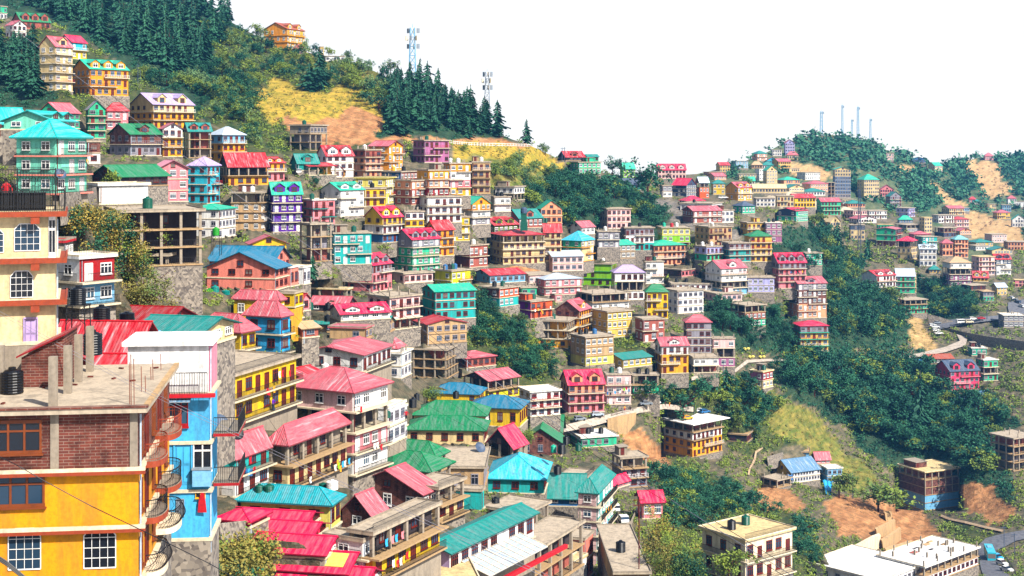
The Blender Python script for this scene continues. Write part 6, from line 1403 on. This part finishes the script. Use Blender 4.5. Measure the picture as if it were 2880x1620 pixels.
# ------------------------------------------------------------ washing, tarpaulins, dishes
GM = {}
def garment(h, t, x, y, c, label, out=1.05, wd=.55, ht=.9):
    s_, z_ = on_face(h, 'R', tx(t, x), ty(t, y)); k = c
    if k not in GM:
        b = MB(); m = plain(c, .9); b.poly([(-.5,0,0),(-.2,-.04,-.02),(.2,.03,-.02),(.5,0,0),(.45,.05,-.55),(.5,0,-1),(.1,.06,-.95),(-.3,-.02,-1),(-.5,.03,-.5)], m); GM[k] = b.mesh('garment')
    p = h['base']+Matrix.Rotation(h['al'], 3, 'Z') @ Vector((s_, -out-.08, z_)); o = link('garment', GM[k], None, p, h['al'], (wd, 1, ht)); tag(o, label, 'garment', 'washing hung on balconies')
CN_ = dict(red='red', blu='blue', white='white', amber='yellow', lime='lime', dark='black', pink='pink', orange='orange', azure='light blue', mag='magenta', crim='dark red')
WASH = (('cream row house with open storey under weathered red roof','N',[(1262,300,'dark'),(1300,320,'white'),(1325,262,'amber'),(1335,300,'lime'),(1352,330,'amber'),(1375,285,'azure'),(1398,280,'white'),(1440,255,'azure'),(1048,440,'white')],'cream row house balcony'),
 ('pale turquoise row house with red sheet roof','N',[(385,365,'dark'),(405,360,'blu'),(425,360,'azure'),(448,365,'blu'),(480,340,'red'),(440,240,'red')],'turquoise row house'),
 ('long yellow two-storey row with brown doors','M',[(612,680,'red'),(632,690,'red'),(765,500,'red'),(840,500,'red'),(735,510,'white'),(680,660,'amber')],'yellow row house'),
 ('tall turquoise balcony row falling down to the alley','P',[(1935,700,'white'),(1960,760,'amber'),(1985,740,'orange'),(2010,735,'orange'),(1950,850,'red'),(1975,880,'azure'),(1940,1040,'mag'),(1905,1110,'red'),(1930,1130,'white'),(1960,1020,'dark')],'turquoise row above the alley'),
 ('yellow balcony row house below brick cabins','N',[(1870,1270,'white'),(1895,1265,'amber'),(1912,1270,'red'),(1945,1250,'white'),(1975,1230,'amber'),(2010,1190,'red'),(1800,1060,'azure'),(1862,1030,'pink'),(1900,1015,'azure'),(1962,985,'pink')],'balconies under the brick cabins'),
 ('pale pink house hung with laundry','O',[(2245,360,'blu'),(2275,362,'dark'),(2320,350,'azure'),(2370,345,'white'),(2410,320,'lime'),(2435,310,'red'),(2460,330,'blu'),(2340,420,'white')],'pale pink house'),
 ('violet and red-orange house hung with clothes','W',[(1500,640,'white'),(1530,630,'amber'),(1565,640,'orange'),(1575,660,'orange'),(1655,610,'white')],'violet house'),
 ('white house with weathered red hip roof and open storey','M',[(1700,1230,'white'),(1730,1220,'white'),(1770,1240,'red'),(1565,860,'red')],'red hip house'),
 ('pink four-storey house with grey floor and magenta roofs','H',[(1930,1050,'crim'),(2010,1060,'blu'),(2080,1060,'mag'),(2120,1050,'red'),(2165,1050,'amber')],'pink magenta-roofed house'))
for hl, t, L, nm in WASH:
    cnt = {}
    for x, y, c in L: cnt[c] = cnt.get(c, 0)+1
    for x, y, c in L: garment(HS[hl], t, x, y, c, ('%s garment drying on the %s' if cnt[c] == 1 else 'one of the %s garments drying on the %s') % (CN_[c], nm))
def tarp(t, pts, c, label, Yf=.998):
    b = MB(); m = plain(c, .6); P = [at(tx(t, x), ty(t, y), depth(tx(t, x), ty(t, y))*Yf) for x, y in pts]; n = 8
    a, b_, c_, d = P; G = [[(a.lerp(b_, i/n)).lerp(d.lerp(c_, i/n), j/n)+Vector((0, -.5*math.sin(i*2.1+j*.7), .25*math.sin(i*1.7))) for i in range(n+1)] for j in range(n+1)]
    for j in range(n):
        for i in range(n): b.poly([G[j][i], G[j+1][i], G[j+1][i+1], G[j][i+1]], m)
    tag(b.build('tarpaulin', smooth=True), label, 'tarpaulin')
tarp('U',[(1275,268),(1490,262),(1450,440),(1310,412)],'pgry','pale grey tarpaulin hanging below the long white house'); tarp('Q',[(2125,1255),(2228,1230),(2205,1395),(2160,1400)],'azure','bright blue tarpaulin hanging down the earth bank'); tarp('V',[(1475,395),(1552,395),(1560,490),(1465,490)],'blu','deep blue tarpaulin near the rusty shed')
tarp('Q',[(1705,1205),(1820,1195),(1828,1250),(1730,1235)],'blu','blue tarpaulin on the open shed roof', .985)
for t, x, y, s, l in (('U',1905,805,1.6,'yellow sack heap above the upper lane, left'),('U',1955,885,1.5,'yellow sack heap beside the upper lane'),('U',2060,885,1.7,'pale yellow sheeted heap beside the upper lane'),('V',985,312,1.4,'cream sack heap on the bank beyond the butter house')):
    b = MB(); m = plain('pyel', .8)
    for k in range(7): b.lathe([(0,0),(.7,.05),(.75,.4),(.4,.75),(0,.8)], m, 7, (s*math.cos(k*2.4)*(.3+.17*k), s*.5*math.sin(k*2.4), .2*(k % 3)))
    tag(b.build('heap', None, True, gpos(tx(t, x), ty(t, y))), l, 'heap')
def dish(t, x, y, Y, c, label, s=.9):
    b = MB(); b.lathe([(0,0),(.35,.03),(.7,.13),(.9,.26),(.88,.27),(.65,.16),(0,.05)], plain(c, .5), 16); b.bar((0,0,.05),(0,0,.6),.03,plain('steel')); b.bar((0,0,-.05),(0,.3,-.8),.05,plain('dark'))
    o = b.build('satellite_dish', None, True, at(tx(t, x), ty(t, y), Y)); o.rotation_euler = (R_(55), 0, R_(40)); o.scale = (s, s, s); tag(o, label, 'dish', 'satellite dishes')
dish('K',2375,1290,150,'dark','black dish above the red sheet roof of the turquoise row'); dish('K',2205,1190,118,'sla','grey dish on the side of the sky-blue house'); dish('O',962,930,262,'sla','grey dish on the dusty flat roof', 1.2); dish('C',605,790,190,'sla','grey dish at the corner of the mint villa', .9)
# glass canopy, beams and the like on the near row
tl = HS['long white house with teal gable roof and glass canopy']; b = MB(); g_ = plain('pgry', .2); W_ = tl['W']; H_ = tl['H']
b.slab([(W_*.12,-4.2,H_-3.2),(W_*.82,-4.2,H_-3.2),(W_*.82,-.01,H_-2.0),(W_*.12,-.01,H_-2.0)], .05, g_, plain('steel'))
for i in range(11): x = W_*(.12+.07*i); b.bar((x,-4.2,H_-3.14),(x,-.02,H_-1.94),.05,plain('wcream'))
for k in range(4): b.bar((W_*.12,-4.2+k*1.4,H_-3.13+k*.4),(W_*.82,-4.2+k*1.4,H_-3.13+k*.4),.04,plain('wcream'))
b.build('canopy', tl['o']); b = MB(); b.box(-1,-4.6,H_-4.5,W_+1,-4.1,H_-4.0,plain('red', .6)); b.build('beam', tl['o'])
m4 = HS['fourth magenta market roof with cream skylight panel']; W4, D4, hz4 = m4['W'], m4['D'], m4['hz']; b = MB(); k4 = hz4/(W4/2)
b.box(-.05,D4*.1,.0,.0,D4*.6,.01,plain('pyel')) ; b.slab([(.5, D4*.62, m4['H']+.5*k4+.1), (.5, D4*.06, m4['H']+.5*k4+.1), (W4/2-.4, D4*.06, m4['H']+(W4/2-.4)*k4+.1), (W4/2-.4, D4*.62, m4['H']+(W4/2-.4)*k4+.1)], .06, plain('pyel', .5), plain('pyel', .5)); b.build('skylight', m4['o'])

# thin service wires strung from house to house
rw = random.Random(9); nh = [h for h in HS.values() if h['Y'] < 330 and h['Y'] > 100]; ms_ = plain('black', .6)
for k in range(26):
    a, b_ = rw.sample(nh, 2)
    if (a['base']-b_['base']).length > 75: continue
    A = a['base']+Vector((0,0,a['H']-.3)); B_ = b_['base']+Vector((0,0,b_['H']-.2)); q = MB()
    q.tube([A.lerp(B_, u/10)-Vector((0,0,4*.9*(u/10)*(1-u/10))) for u in range(11)], .018, ms_, 4)
    tag(q.build('service_wire'), 'thin black service wire sagging between the near roofs', 'wire', 'service wires over the near roofs')

ht = HS['unfinished concrete hotel with pillared roof beside the curving road']; rr_ = random.Random(3)
for k in range(14): link('pillar', column_mesh(1.4, wallmat('conc'), .2), ht['o'], (rr_.uniform(.06, .95)*ht['W'], rr_.uniform(.1, .9)*ht['D'], ht['H']+.27))
for k in range(6): q = MB(); x, y = rr_.uniform(.1, .85)*ht['W'], rr_.uniform(.15, .8)*ht['D']; q.box(x, y, ht['H']+.281, x+rr_.uniform(1, 3), y+rr_.uniform(.5, 1.6), ht['H']+.30+rr_.random()*.3, plain(rr_.choice(('drk','brownpink','tan')), .9), 'b'); q.build('roof_opening', ht['o'])

# ------------------------------------------------------------ haze: one closed box of even, thin air round the scene
hb = MB(); hm = bpy.data.materials.new('haze'); hm.use_nodes = True; hn = hm.node_tree; hn.nodes.remove(hn.nodes['Principled BSDF'])
pv = hn.nodes.new('ShaderNodeVolumePrincipled'); pv.inputs['Color'].default_value = (.14, .50, 1.0, 1); pv.inputs['Density'].default_value = .00007; pv.inputs['Anisotropy'].default_value = .2
hn.links.new(pv.outputs[0], hn.nodes['Material Output'].inputs['Volume'])
hb.box(-700, -60, -420, 1500, 2700, 240, hm)
stuff(hb.build('haze'), 'thin pale haze over the valley', 'haze')
scn.cycles.volume_bounces = 0; scn.cycles.max_bounces = 6; scn.cycles.use_denoising = True
